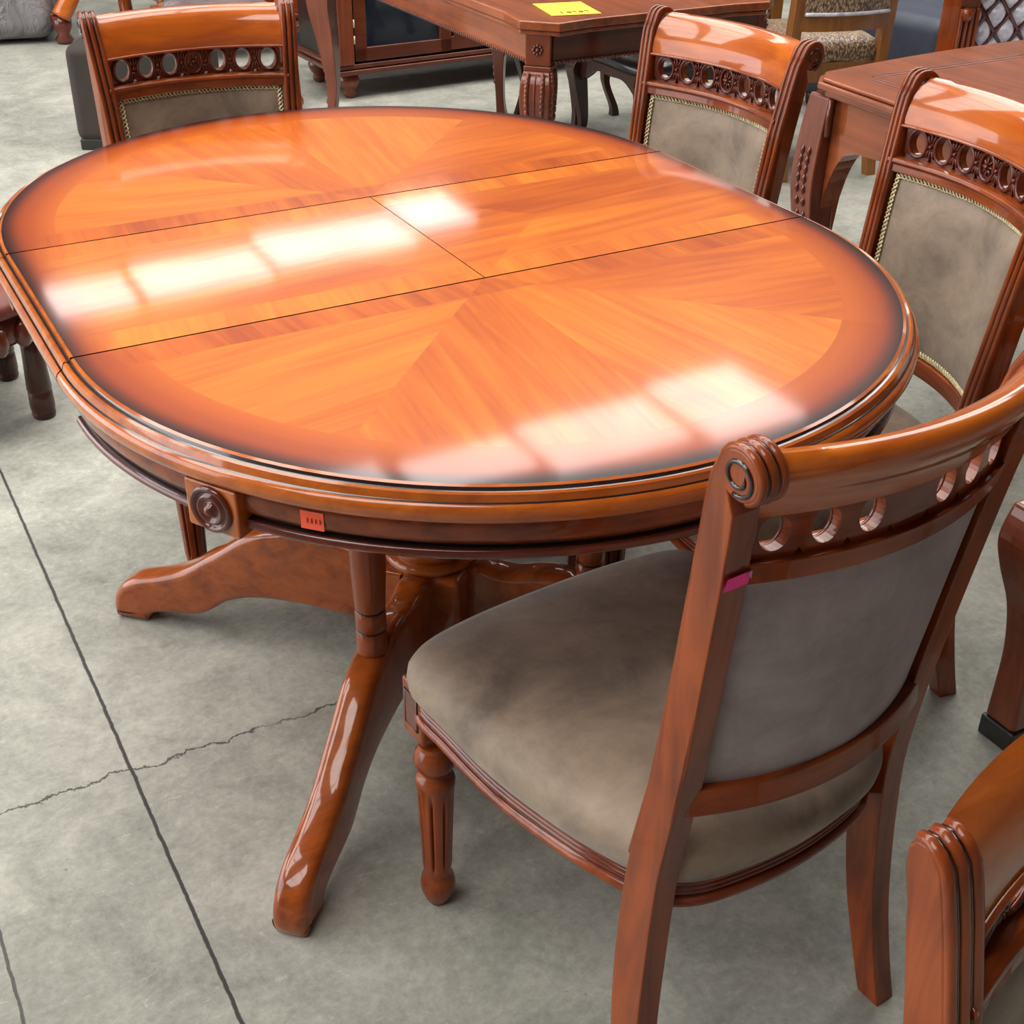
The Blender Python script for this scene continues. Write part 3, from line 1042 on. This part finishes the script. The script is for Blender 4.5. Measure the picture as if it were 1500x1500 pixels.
# rectangular table behind, with the yellow sign
TX0, TX1, TY0, TY1 = 1.055, 1.965, 1.495, 3.30
t1 = thing('carved_dining_table', 'dark cherry table with clipped corners and carved legs, yellow paper lying on it', 'table', (0, 0, 0))
b = B()
ol = clipped(TX0, TX1, TY0, TY1, 0.085)
V3 = lambda x, y, z: Vector((x, y, z))
b.prism(ol, 0.775, 0.800, V3)
b.prism([(x*0.985+0.015*1.51, y*0.99+0.01*2.4) for x, y in ol], 0.760, 0.775, V3)
b.make('tabletop', 'bwy', t1, bevel=0.005)
for (ax, ay, bx, by) in ((TX0+0.05, TY0+0.09, TX0+0.05, TY1-0.09), (TX1-0.05, TY0+0.09, TX1-0.05, TY1-0.09), (TX0+0.09, TY0+0.055, TX1-0.09, TY0+0.055), (TX0+0.09, TY1-0.055, TX1-0.09, TY1-0.055)):
    b = B()
    cx, cy = (ax+bx)/2, (ay+by)/2
    if ax == bx:
        b.box((cx, cy, 0.724), (0.024, by-ay, 0.072))
        b.box((cx, cy, 0.686), (0.034, by-ay, 0.008))
    else:
        b.box((cx, cy, 0.724), (bx-ax, 0.024, 0.072))
        b.box((cx, cy, 0.686), (bx-ax, 0.034, 0.008))
    ap = b.make('apron', 'bwy' if ax == bx else 'bwx', t1, bevel=0.003)  # painted-in lit tone along the sides, shaded tone across the ends
    b = B()
    m = int(((bx-ax)+(by-ay))/0.013)
    sgx = -1 if cx < 1.4 else 1
    sgy = -1 if cy < 2 else 1
    for i in range(m):
        t = (i+0.5)/m
        p = (ax+(bx-ax)*t+(sgx*0.018 if ax == bx else 0), ay+(by-ay)*t+(0 if ax == bx else sgy*0.018), 0.684)
        b.ball(p, 0.0052, 6)
    b.make('beading', 'carve', ap)
for (lx, ly, dx, dy) in ((TX0+0.075, TY0+0.085, -0.7, -0.7), (TX1-0.075, TY0+0.085, 0.7, -0.7), (TX0+0.075, TY1-0.085, -0.7, 0.7), (TX1-0.075, TY1-0.085, 0.7, 0.7)):
    b = B()
    mt = Matrix.Rotation(pi/4, 3, 'Z')
    b.box((lx, ly, 0.718), (0.075, 0.075, 0.085), 0, mt)
    b.box((lx, ly, 0.668), (0.082, 0.082, 0.014), 0, mt)
    prof = smooth_curve([(0.0, 0.045, 0.046), (0.03, 0.045, 0.044), (0.12, 0.012, 0.034), (0.26, -0.006, 0.042), (0.42, 0.006, 0.066), (0.55, 0.024, 0.086), (0.62, 0.022, 0.090), (0.662, 0.010, 0.078)], 5)
    rings = []
    for z, off, w_ in prof:
        q = w_/2
        rings.append([Vector((lx+dx*off, ly+dy*off, z))+mt @ Vector((sx_*q, sy_*q, 0)) for sx_, sy_ in ((-1, -1), (1, -1), (1, 1), (-1, 1))])
    b.sweep(rings)
    lg = b.make('leg', 'bwz', t1, bevel=0.006)
    # leaf carving down the outward faces and a flower on the block
    b = B()
    for face in (0, 1, 2) if (lx < 1.4 and ly < 2) else (0,):
        nrm = (mt @ Vector([(0, -1, 0), (-1, 0, 0), (1, 0, 0)][face])) if dy < 0 and dx < 0 else (mt @ Vector([(0, dy/0.7, 0), (dx/0.7, 0, 0), (-dx/0.7, 0, 0)][face]))
        tg = nrm.cross(Vector((0, 0, 1)))
        for (z, off, w_) in prof:
            if 0.20 < z < 0.655:
                for s_ in (-1, 1):
                    b.ball(Vector((lx+dx*off, ly+dy*off, z))+nrm*(w_/2)+tg*s_*w_*0.26, 0.010, 6, 0, (0.8, 0.8, 1.3))
        b.tube([Vector((lx+dx*off, ly+dy*off, z))+nrm*(w_/2) for z, off, w_ in prof if 0.2 < z < 0.655], 0.003, 6, 0)
    for nrm in (mt @ Vector((0, -1, 0)), mt @ Vector((-1, 0, 0))):
        tg = nrm.cross(Vector((0, 0, 1)))
        cc = Vector((lx, ly, 0.720))+nrm*0.038
        for q in range(8):
            a = q*pi/4
            b.ball(cc+tg*0.012*cos(a)+Vector((0, 0, 0.012*sin(a))), 0.0055, 6, 1)
        b.ball(cc+nrm*0.003, 0.006, 8, 0)
    b.make('carving', ['bwz', 'carve'], lg)
# yellow handwritten sign lying on that table
b = B()
b.box((0, 0.045, 0.0015), (0.15, 0.18, 0.001))
pts = []
for (x, y, s_) in ((-0.035, -0.012, 0), (-0.012, -0.012, 1), (0.006, -0.012, 2), (0.024, -0.012, 1), (0.042, -0.012, 2)):
    if s_ == 0:
        b.tube([(x, y-0.012, 0.0028), (x, y+0.014, 0.0028)], 0.0014, 5, 1)
    elif s_ == 1:
        b.tube([(x+0.006*cos(a), y+0.008*sin(a), 0.0028) for a in [2*pi*i/12 for i in range(12)]], 0.0012, 5, 1, True)
    else:
        b.tube([(x-0.006, y+0.008, 0.0028), (x+0.006, y+0.010, 0.0028), (x, y-0.010, 0.0028)], 0.0012, 5, 1)
ys = b.make('paper_sign', ['yellow', 'ink'])
ys.location = (1.250, 1.615, 0.800)
ys.rotation_euler = (0, 0, radians(-12))
tag(ys, 'yellow handwritten price paper lying on the rectangular table behind', 'sign')

# low table at the right with arched apron
A0, A1, A2, A3 = 1.435, 2.75, -0.75, 0.80
t2 = thing('arched_leg_table', 'brown polished table with inlaid border lines and arched apron behind the right-hand chairs', 'table')
b = B()
ol = [(A0+0.05, A3), (A0, A3-0.05)]+[(A0-0.02*sin(pi*i/8), A3-0.05-(A3-A2-0.1)*i/8) for i in range(1, 8)]+[(A0, A2+0.05), (A0+0.05, A2), (A1, A2), (A1, A3)]+[(A1-(A1-A0-0.05)*i/8, A3+0.05*sin(pi*i/8)) for i in range(1, 8)]
b.prism(ol, 0.752, 0.770, V3)
b.prism([(x+(0.008 if x < 2 else -0.008), y+(0.008 if y < 0 else -0.008)) for x, y in ol], 0.770, 0.780, V3)
b.prism([(x+(0.014 if x < 2 else -0.014), y+(0.014 if y < 0 else -0.014)) for x, y in ol], 0.735, 0.752, V3)
tp = b.make('tabletop', 'bwy', t2, bevel=0.005)
b = B()
for dd in (0.10, 0.118):
    b.tube([(A0+dd, A2+0.15, 0.7802), (A0+dd, A3-dd-0.03, 0.7802)], 0.0016, 4)
    b.tube([(A0+dd+0.03, A3-dd, 0.7802), (A1-0.1, A3-dd, 0.7802)], 0.0016, 4)
    b.tube([(A0+dd, A3-dd-0.03, 0.7802), (A0+dd+0.03, A3-dd, 0.7802)], 0.0016, 4)
b.make('inlay_line', 'carve', tp)


def arch_panel(b, x, y0, y1, th, ztop=0.738, zcen=0.61, zend=0.10, mi=0, swap=False):
    """apron + corner brackets cut as one board with an arch below"""
    n = 110
    L = y1-y0
    low = []
    for i in range(n+1):
        t = i/n
        e = min(t, 1-t)*L
        if e < 0.04:
            z = 0.0
        else:
            q = min(1.0, (e-0.04)/0.10)
            z = 0.32+(zcen-0.32)*sqrt(max(0, 1-(1-q)**2))
            z += 0.03*math.cos(pi*(t-0.5))
        low.append((y0+L*t, z))
    for i in range(n):
        (ya, za), (yb, zb) = low[i], low[i+1]
        if za == 0.0 or zb == 0.0:
            continue
        f_ = (lambda p, q, w_: Vector((w_, p, q))) if not swap else (lambda p, q, w_: Vector((p, w_, q)))
        b.sweep([[f_(ya, za, x+s*th/2), f_(yb, zb, x+s*th/2), f_(yb, ztop, x+s*th/2), f_(ya, ztop, x+s*th/2)] for s in (-1, 1)], mi=mi)


b = B()
arch_panel(b, A0+0.065, A2+0.03, A3-0.03, 0.06)
b.make('apron', 'bwy', t2, autos=30)
b = B()
arch_panel(b, A3-0.055, A0+0.03, A1-0.03, 0.03, swap=True)
b.make('apron', 'bwx', t2, autos=30)
for (lx, ly, dx, dy) in ((A0+0.05, A3-0.05, -0.7, 0.7), (A0+0.05, A2+0.05, -0.7, -0.7), (A1-0.05, A3-0.05, 0.7, 0.7), (A1-0.05, A2+0.05, 0.7, -0.7)):
    b = B()
    prof = smooth_curve([(0.0, 0.03, 0.06), (0.05, 0.03, 0.055), (0.16, 0.0, 0.05), (0.32, 0.0, 0.065), (0.50, 0.015, 0.085), (0.62, 0.01, 0.085), (0.737, 0.0, 0.075)], 5)
    b.sweep([[Vector((lx+dx*o+sx_*w_/2, ly+dy*o+sy_*w_/2, z)) for sx_, sy_ in ((-1, -1), (1, -1), (1, 1), (-1, 1))] for z, o, w_ in prof])
    lg = b.make('leg', 'bwz', t2, bevel=0.008)
    b = B()
    for (z, o_2, w_) in prof:
        if 0.40 < z < 0.62:
            for s_ in (-1, 1):
                b.ball((lx-w_/2+dx*o_2, ly+dy*o_2+s_*0.012, z), 0.011, 6, 0, (0.7, 0.8, 1.2))
    b.make('carving', 'carve', lg)
    b = B()
    b.tube([(lx-0.040, ly-0.046, z) for z in (0.645, 0.735)], 0.007, 8, 0)
    b.make('corner_bead', 'carve', lg)

# display cabinet far behind
cb = thing('display_cabinet', 'dark mahogany display cabinet with glass doors on bun feet, farthest back in the middle', 'cabinet', (1.46, 3.93, 0), radians(2.0))
b = B()
W_, D_ = 1.9, 0.45
b.box((W_/2, D_/2+0.02, 0.62), (W_, D_, 0.98))
b.make('body', 'blackw', cb, bevel=0.004)
b = B()
for i, z in enumerate((0.125, 0.150)):
    b.box((W_/2, D_/2, z), (W_+0.05-0.012*i, D_+0.05-0.012*i, 0.022))
b.make('plinth_moulding', 'bwx', cb, bevel=0.006)
b = B()
b.box((0.02, -0.004, 0.62), (0.075, 0.05, 0.92))
b.make('corner_post', 'bwz', cb, bevel=0.006)
for k_, (x0, x1) in enumerate(((0.065, 0.56), (1.25, 1.80))):
    b = B()
    zb_, zt_ = 0.17, 1.05
    fw = 0.06
    b.box(((x0+x1)/2, -0.006, zb_+fw/2), (x1-x0, 0.028, fw))
    b.box(((x0+x1)/2, -0.006, zt_-fw/2), (x1-x0, 0.028, fw))
    b.box((x0+fw/2, -0.006, (zb_+zt_)/2), (fw, 0.028, zt_-zb_))
    b.box((x1-fw/2, -0.006, (zb_+zt_)/2), (fw, 0.028, zt_-zb_))
    dr = b.make('door', 'bwx', cb, bevel=0.005)
    b = B()
    b.box(((x0+x1)/2, -0.002, (zb_+zt_)/2), (x1-x0-0.11, 0.006, zt_-zb_-0.11))
    b.make('glass_pane', 'glass', dr)
    for z in (0.25, 0.32, 0.9):
        b = B()
        b.tube([(x0-0.003, -0.022, z), (x0-0.003, -0.022, z+0.035)], 0.004, 6)
        b.make('hinge', 'gold', dr)
b = B()
b.box((0.90, -0.004, 0.205), (0.68, 0.03, 0.06))
for i in range(7):
    b.box((0.60+0.098*i, -0.004, 0.240), (0.05, 0.03, 0.024))
b.make('bottle_rack', 'bwx', cb, bevel=0.003)
for (x, y) in ((0.06, 0.05), (W_-0.06, 0.05), (0.06, D_-0.05), (W_-0.06, D_-0.05)):
    b = B()
    b.lathe([(0.022, 0.0), (0.030, 0.012), (0.032, 0.025), (0.026, 0.036), (0.040, 0.050), (0.050, 0.070), (0.050, 0.088), (0.040, 0.104), (0.030, 0.116)], (x, y, 0), 24)
    b.make('bun_foot', 'bwz', cb)


# plain dark cabriole chairs pushed in at the rectangular table
def side_chair(label, x, y, deg, seatmat='blackw', wood_='deep'):
    c = thing('cabriole_chair', label, 'chair', (x, y, 0), radians(deg), 'dark cabriole-leg chairs at the rectangular table')
    b = B()
    ol2 = smooth_curve([(-0.24, 0.22), (0.0, 0.245), (0.24, 0.22), (0.225, 0.0), (0.20, -0.21), (0.0, -0.22), (-0.20, -0.21), (-0.225, 0.0)], 5, True)
    b.sweep([[Vector((p[0]*k_, p[1]*k_, z)) for p in ol2] for k_, z in ((0.97, 0.43), (1.0, 0.445), (0.98, 0.465), (0.90, 0.480), (0.6, 0.488))], smooth=True)
    b.make('seat', seatmat, c)
    b = B()
    n = 20
    for (p0, p1) in (((-0.225, 0.215), (0.225, 0.215)), ((0.225, 0.20), (0.20, -0.20)), ((-0.225, 0.20), (-0.20, -0.20)), ((-0.20, -0.205), (0.20, -0.205))):
        a_, b_ = Vector((*p0, 0)), Vector((*p1, 0))
        nr = (b_-a_).normalized().cross(Vector((0, 0, 1)))*0.011
        rg = []
        for i in range(n+1):
            t = i/n
            z = 0.375-0.03*cos(2*pi*t)**1-0.012*cos(4*pi*t)
            p = a_.lerp(b_, t)
            rg.append([p-nr+Vector((0, 0, z)), p+nr+Vector((0, 0, z)), p+nr+Vector((0, 0, 0.435)), p-nr+Vector((0, 0, 0.435))])
        b.sweep(rg)
    b.make('seat_frame', wood_, c)
    for sx in (-1, 1):
        b = B()
        cabriole(b, sx*0.215, 0.205, sx*0.7, 0.7, 0.43, 0.062, 0.030, 0.028, 0.03)
        b.make('leg', wood_, c, bevel=0.004)
        b = B()
        cabriole(b, sx*0.195, -0.20, 0, -1, 0.43, 0.045, 0.032, 0.0, 0.05)
        rg = []
        for z, y_ in ((0.40, -0.20), (0.6, -0.215), (0.85, -0.26), (1.0, -0.30)):
            rg.append([Vector((sx*0.195+a2*0.018, y_+b2*0.018, z)) for a2, b2 in ((-1, -1), (1, -1), (1, 1), (-1, 1))])
        b.sweep(rg)
        b.make('rear_leg', wood_, c, bevel=0.004)
    b = B()
    rg = []
    for i in range(13):
        x_ = -0.20+0.40*i/12
        yy, zz_ = -0.285+bow(x_, 0.03, 0.2), 0.93+0.05*cos(pi*x_/0.4)
        rg.append([Vector((x_, yy-0.01, zz_)), Vector((x_, yy+0.01, zz_)), Vector((x_, yy-0.01, zz_+0.07)), Vector((x_, yy-0.03, zz_+0.07))])
    b.sweep(rg)
    b.make('crest_rail', wood_, c, bevel=0.004)
    b = B()
    b.sweep([[Vector((-0.07, -0.235, 0.45)), Vector((0.07, -0.235, 0.45)), Vector((0.07, -0.22, 0.45)), Vector((-0.07, -0.22, 0.45))],
             [Vector((-0.10, -0.295, 0.95)), Vector((0.10, -0.295, 0.95)), Vector((0.10, -0.28, 0.95)), Vector((-0.10, -0.28, 0.95))]])
    b.make('splat', wood_, c, bevel=0.003)
    return c


side_chair('dark chair with black seat under the clipped-corner table, right of its carved near leg', 2.12, 2.38, 90)
side_chair('dark chair under the clipped-corner table, its legs left of the carved near leg', 2.20, 2.98, 90)


# floral upholstered chairs beyond
def floral_chair(label, x, y, deg):
    c = thing('floral_chair', label, 'chair', (x, y, 0), radians(deg), 'floral brocade chairs behind the right-hand table')
    b = B()
    ol2 = smooth_curve([(-0.235, 0.22), (0.0, 0.235), (0.235, 0.22), (0.215, 0.0), (0.19, -0.19), (0.0, -0.20), (-0.19, -0.19), (-0.215, 0.0)], 5, True)
    b.sweep([[Vector((p[0]*k_, p[1]*k_, z)) for p in ol2] for k_, z in ((0.97, 0.42), (1.02, 0.44), (1.02, 0.465), (0.96, 0.49), (0.80, 0.51), (0.4, 0.52))], smooth=True)
    b.make('seat', 'floral', c)
    b = B()
    for (p0, p1) in (((-0.22, 0.205), (0.22, 0.205)), ((0.22, 0.20), (0.19, -0.19)), ((-0.22, 0.20), (-0.19, -0.19)), ((-0.19, -0.19), (0.19, -0.19))):
        a_, b_ = Vector((*p0, 0.39)), Vector((*p1, 0.39))
        nr = (b_-a_).normalized().cross(Vector((0, 0, 1)))*0.012
        b.sweep([[p-nr-Vector((0, 0, 0.035)), p+nr-Vector((0, 0, 0.035)), p+nr+Vector((0, 0, 0.035)), p-nr+Vector((0, 0, 0.035))] for p in (a_, b_)])
    b.make('seat_frame', 'honey', c)
    for sx in (-1, 1):
        b = B()
        b.sweep([[Vector((sx*0.21+a2*w_, 0.20+b2*w_, z)) for a2, b2 in ((-1, -1), (1, -1), (1, 1), (-1, 1))] for z, w_ in ((0, 0.015), (0.4, 0.024))])
        b.make('leg', 'honey', c, bevel=0.003)
        b = B()
        b.sweep([[Vector((sx*xx+a2*0.021, yy+b2*w_, z)) for a2, b2 in ((-1, -1), (1, -1), (1, 1), (-1, 1))] for z, xx, yy, w_ in
                 ((0, 0.19, -0.25, 0.019), (0.2, 0.19, -0.215, 0.023), (0.42, 0.19, -0.20, 0.026), (0.7, 0.19, -0.225, 0.021), (1.0, 0.19, -0.28, 0.018))])
        b.make('rear_leg', 'honey', c, bevel=0.003)
    for z, y_ in ((0.58, -0.225), (0.98, -0.29)):
        b = B()
        b.sweep([[Vector((x_, y_+bow(x_, 0.03, 0.18)+q, z+e)) for q, e in ((-0.012, -0.03), (0.012, -0.03), (0.012, 0.03), (-0.012, 0.03))] for x_ in [-0.18+0.036*i for i in range(11)]])
        b.make('back_rail', 'honey', c)
    b = B()
    rg = []
    for i in range(11):
        x_ = -0.172+0.0344*i
        rg.append([Vector((x_, yy+bow(x_, 0.03, 0.18)+q, z)) for yy, z, q in ((-0.224, 0.605, 0.02), (-0.284, 0.955, 0.02), (-0.284, 0.955, -0.02), (-0.224, 0.605, -0.02))])
    b.sweep(rg)
    bk2 = b.make('backrest', 'floral', c)
    b = B()
    for q in (-0.022, 0.022):
        b.tube([(x_, -0.226+bow(x_, 0.03, 0.18)+q, 0.612) for x_ in [-0.172+0.0344*i for i in range(11)]], 0.007, 6)
    b.make('braid_trim', 'silver', bk2)
    return c


floral_chair('floral brocade chair with honey-brown frame seen from behind, beyond the polished table', 2.74, 2.27, -12)
floral_chair('floral brocade seat farther left, half hidden behind the rectangular table corner', 2.86, 3.00, -25)

# carved armchair with silver lattice back, top right
ac = thing('lattice_armchair', 'carved armchair with shiny silver diamond-tufted back at the top right corner', 'chair', (3.17, 1.84, 0), radians(-8))
b = B()
nu, nv = 100, 72
vs = []
for j in range(nv+1):
    for i in range(nu+1):
        x_, z_ = 0.86*i/nu, 0.42+0.62*j/nv
        a1 = (x_/0.11+z_/0.13)*pi
        a2 = (x_/0.11-z_/0.13)*pi
        d_ = 0.04*(abs(sin(a1))*abs(sin(a2)))**0.8
        vs.append(Vector((x_, 0.05-d_, z_)))
b.faces(vs, [(j*(nu+1)+i, j*(nu+1)+i+1, (j+1)*(nu+1)+i+1, (j+1)*(nu+1)+i) for j in range(nv) for i in range(nu)], 0, True)
b.box((0.43, 0.10, 0.73), (0.86, 0.08, 0.62))
b.make('backrest', 'silver', ac)
b = B()
for sgn in (-1, 1):
    for i in range(-12, 20):
        x0_ = 0.11*(i+sgn*3.2308)
        p0 = Vector((x0_, 0.040, 0.42))
        p1 = Vector((x0_+sgn*0.5246, 0.040, 1.04))
        t0, t1_ = 0.0, 1.0
        dx_ = p1.x-p0.x
        lo = max(0, min((0-p0.x)/dx_, (0.86-p0.x)/dx_))
        hi = min(1, max((0-p0.x)/dx_, (0.86-p0.x)/dx_))
        if hi > lo:
            b.tube([p0.lerp(p1, lo), p0.lerp(p1, hi)], 0.009, 6)
b.make('lattice_cord', 'carve', ac)
for x_ in (-0.045, 0.905):
    b = B()
    b.box((x_, 0.06, 0.55), (0.09, 0.10, 1.10))
    b.ball((x_, 0.0, 0.72), 0.05, 12)
    b.ball((x_-0.02, 0.0, 0.60), 0.026, 10)
    for q in range(4):
        b.tube([(x_-0.036+0.024*q, 0.004, 0.02), (x_-0.036+0.024*q, 0.004, 0.62)], 0.009, 6)
        b.ball((x_-0.036+0.024*q, 0.0, 0.85), 0.016, 8, 0, (0.8, 1, 2.2))
    b.make('carved_post', 'wz', ac, bevel=0.004)
b = B()
b.box((0.43, -0.25, 0.36), (0.84, 0.54, 0.16))
b.make('seat', 'silver', ac, bevel=0.04, segs=4)
b = B()
b.box((0.43, -0.25, 0.23), (0.88, 0.56, 0.10))
b.make('seat_frame', 'wx', ac, bevel=0.01)
for (x_, y_) in ((0.03, -0.48), (0.83, -0.48), (0.03, -0.05), (0.83, -0.05)):
    b = B()
    b.lathe([(0.02, 0), (0.035, 0.03), (0.025, 0.07), (0.04, 0.12), (0.04, 0.18)], (x_, y_, 0), 16)
    b.make('leg', 'wz', ac)

# dark blue covered ottoman
ot = thing('ottoman', 'dark blue-grey covered ottoman between the floral chair and the silver armchair', 'ottoman', (3.72, 2.68, 0), radians(10))
b = B()
b.box((0, 0, 0.27), (0.75, 0.75, 0.42))
b.make('cushion', 'navy', ot, bevel=0.06, segs=4)
for sx in (-1, 1):
    for sy in (-1, 1):
        b = B()
        b.lathe([(0.02, 0), (0.03, 0.03), (0.03, 0.075)], (sx*0.3, sy*0.3, 0), 14)
        b.make('leg', 'deep', ot)

# small carved footstool with scrolled legs left of the cabinet
fs_ = thing('carved_footstool', 'small carved footstool with scrolled dark red legs, left of the display cabinet', 'footstool', (0.98, 4.12, 0), radians(0))
b = B()
b.box((0, 0, 0.40), (0.42, 0.36, 0.08))
b.make('seat', 'wrap', fs_, bevel=0.03, segs=3)
b = B()
b.box((0, 0, 0.335), (0.44, 0.38, 0.05))
b.make('seat_frame', 'bwx', fs_, bevel=0.01)
for sx in (-1, 1):
    for sy in (-1, 1):
        b = B()
        pts = smooth_curve([(sx*0.19, sy*0.16, 0.32), (sx*0.225, sy*0.19, 0.26), (sx*0.20, sy*0.17, 0.15), (sx*0.21, sy*0.18, 0.07), (sx*0.245, sy*0.21, 0.03)], 5)
        b.tube(pts, [0.035-0.0009*i for i in range(len(pts))], 10)
        b.ball((sx*0.25, sy*0.21, 0.032), 0.032, 10)
        b.ball((sx*0.235, sy*0.195, 0.27), 0.03, 10)
        b.make('leg', 'bwz', fs_)

# dark upholstered stool behind the far chair
st = thing('upholstered_stool', 'dark brown upholstered stool standing behind the chair at the far end', 'stool', (0.531, 3.736, 0), radians(-29.4))
b = B()
b.box((0, 0, 0.22), (0.52, 0.42, 0.38))
b.make('cushion', 'brownfab', st, bevel=0.04, segs=4)
b = B()
b.box((0, 0, 0.022), (0.50, 0.40, 0.044))
b.make('plinth', 'blackw', st, bevel=0.005)

# carved sofa wrapped in grey cloth, top left
sf = thing('carved_sofa', 'grey cloth-wrapped sofa with carved orange-brown wood frame at the top left corner', 'sofa', (0.02, 5.92, 0), radians(-12))
b = B()
b.box((-0.35, 0.33, 0.235), (1.9, 0.90, 0.43))
b.make('seat_cushion', 'wrap', sf, bevel=0.10, segs=4)
b = B()
b.box((-0.35, 0.72, 0.62), (1.9, 0.26, 0.55))
b.make('back_cushion', 'wrap', sf, bevel=0.10, segs=4)
b = B()
pts = smooth_curve([(0.62, -0.12, 0.14), (0.70, -0.10, 0.30), (0.60, -0.02, 0.46), (0.66, 0.20, 0.58), (0.70, 0.6, 0.62)], 6)
b.tube(pts, 0.05, 10)
b.ball((0.60, -0.14, 0.50), 0.07, 12)
b.make('armrest', 'wo', sf)
b = B()
b.box((-0.35, -0.04, 0.13), (1.9, 0.06, 0.10))
for i in range(12):
    b.ball((-1.2+0.16*i, -0.08, 0.13), 0.035, 8, 0, (1.6, 0.5, 0.8))
b.make('seat_frame', 'bwx', sf)
for (x_, y_) in ((0.62, -0.10), (-1.25, -0.10), (0.62, 0.75), (-1.25, 0.75)):
    b = B()
    b.lathe([(0.03, 0), (0.05, 0.02), (0.03, 0.05), (0.05, 0.09), (0.05, 0.14)], (x_, y_, 0), 16)
    b.make('leg', 'carve', sf)

# second carved sofa behind the far chair (only its apron shows over the crest rail)
s2 = thing('carved_settee', 'red-brown carved settee whose scrolled front shows just above the far chair', 'sofa', (1.45, 5.00, 0), radians(2))
b = B()
b.box((0.1, 0.35, 0.36), (1.25, 0.75, 0.16))
b.make('seat_cushion', 'floral', s2, bevel=0.05, segs=3)
b = B()
b.box((0.1, -0.02, 0.22), (1.3, 0.07, 0.13))
for i in range(10):
    b.tube([(-0.48+0.13*i+0.035*cos(a), -0.07, 0.16+0.03*sin(a)) for a in [2*pi*q/12 for q in range(12)]], 0.012, 6, 0, True)
b.make('seat_frame', 'wx', s2, bevel=0.006)
b = B()
b.box((0.1, 0.74, 0.65), (1.3, 0.08, 0.60))
b.make('backrest', 'wx', s2, bevel=0.02)
for (x_, y_) in ((-0.48, 0.0), (0.68, 0.0), (-0.48, 0.7), (0.68, 0.7)):
    b = B()
    pts = smooth_curve([(x_, y_-0.06, 0.03), (x_, y_-0.03, 0.08), (x_, y_, 0.18), (x_, y_, 0.30)], 4)
    b.tube(pts, 0.035, 10)
    b.ball((x_, y_-0.07, 0.035), 0.035, 10)
    b.make('leg', 'wz', s2)

# carved stool at the left with dark turned leg and red cushion edge
ls = thing('carved_stool', 'stool with dark turned leg and red seat behind the left edge of the oval table', 'stool', (-0.575, 1.505, 0), radians(20))
b = B()
b.lathe([(0.20, 0.30), (0.235, 0.31), (0.24, 0.325), (0.23, 0.345), (0.15, 0.355)], (0, 0, 0), 32)
b.make('seat', plain('red_seat', (0.16, 0.03, 0.02), 0.5), ls)
b = B()
b.lathe([(0.16, 0.22), (0.21, 0.23), (0.22, 0.25), (0.215, 0.30)], (0, 0, 0), 32)
for i in range(20):
    a = 2*pi*i/20
    b.ball((0.22*cos(a), 0.22*sin(a), 0.255), 0.030, 8, 0, (0.8, 0.8, 1.3))
b.make('carved_rim', 'carve', ls)
for q in range(4):
    a = radians(-57+90*q)
    b = B()
    c_ = Vector((0.155*cos(a), 0.155*sin(a), 0))
    tilt = Matrix.Rotation(0, 3, 'Z')
    b.lathe([(0.027, 0.0), (0.030, 0.012), (0.028, 0.014), (0.031, 0.03), (0.030, 0.072), (0.027, 0.076), (0.031, 0.080), (0.028, 0.14), (0.026, 0.18), (0.026, 0.23)],
            c_*1.25, 20)
    b.make('leg', 'deep', ls)

# armchair at the right edge: rounded orange arm end above a capped curved leg
ar = thing('armchair', 'armchair at the right edge with rounded orange arm and dark-capped curved leg', 'chair', (0.70, -0.64, 0))
b = B()
prof = smooth_curve([(0.040, 0.088, 0.078), (0.10, 0.083, 0.072), (0.20, 0.068, 0.060), (0.30, 0.045, 0.060), (0.38, 0.020, 0.075), (0.44, 0.010, 0.085), (0.50, 0.02, 0.075)], 5)
b.sweep([[Vector((o_2+sx_*w_/2+0.03, sy_*w_*0.42-0.01, z)) for sx_, sy_ in ((-1, -1), (1, -1), (1, 1), (-1, 1))] for z, o_2, w_ in prof])
lg = b.make('leg', 'bwz', ar, bevel=0.010, segs=3)
b = B()
b.box((0.118, -0.01, 0.021), (0.086, 0.072, 0.042))
b.make('foot_cap', 'blackw', lg, bevel=0.004)
b = B()
prof2 = smooth_curve([(0.040, 0.088, 0.07), (0.20, 0.07, 0.055), (0.38, 0.02, 0.07), (0.50, 0.02, 0.07)], 5)
for (ox, oy) in ((0.02, -0.56), (0.52, -0.56), (0.52, 0.0)):
    b = B()
    b.sweep([[Vector((ox+o_2+sx_*w_/2+0.03, oy+sy_*w_*0.42-0.01, z)) for sx_, sy_ in ((-1, -1), (1, -1), (1, 1), (-1, 1))] for z, o_2, w_ in [(0.0, 0.088, 0.07)]+prof2])
    b.make('leg', 'bwz', ar, bevel=0.010, segs=3)
b = B()
b.box((0.33, -0.29, 0.43), (0.50, 0.54, 0.09))
b.make('seat_frame', 'bwx', ar, bevel=0.012)
b = B()
b.box((0.35, -0.29, 0.505), (0.44, 0.48, 0.08))
b.make('seat', 'suede', ar, bevel=0.03, segs=4)
for oy in (0.0, -0.58):
    b = B()
    b.tube(smooth_curve([(0.05, oy-0.01, 0.50), (0.03, oy-0.01, 0.58), (0.02, oy, 0.64)], 4), 0.026, 10)
    b.tube(smooth_curve([(0.00, oy, 0.655), (0.03, oy, 0.672), (0.12, oy, 0.672), (0.30, oy, 0.665), (0.55, oy, 0.70)], 5), [0.030]+[0.038]*5+[0.033]*15, 14)
    b.ball((-0.008, oy, 0.660), 0.042, 14)
    b.make('armrest', 'wo', ar)
b = B()
b.box((0.60, -0.29, 0.78), (0.06, 0.62, 0.60))
b.make('backrest', 'bwz', ar, bevel=0.02)
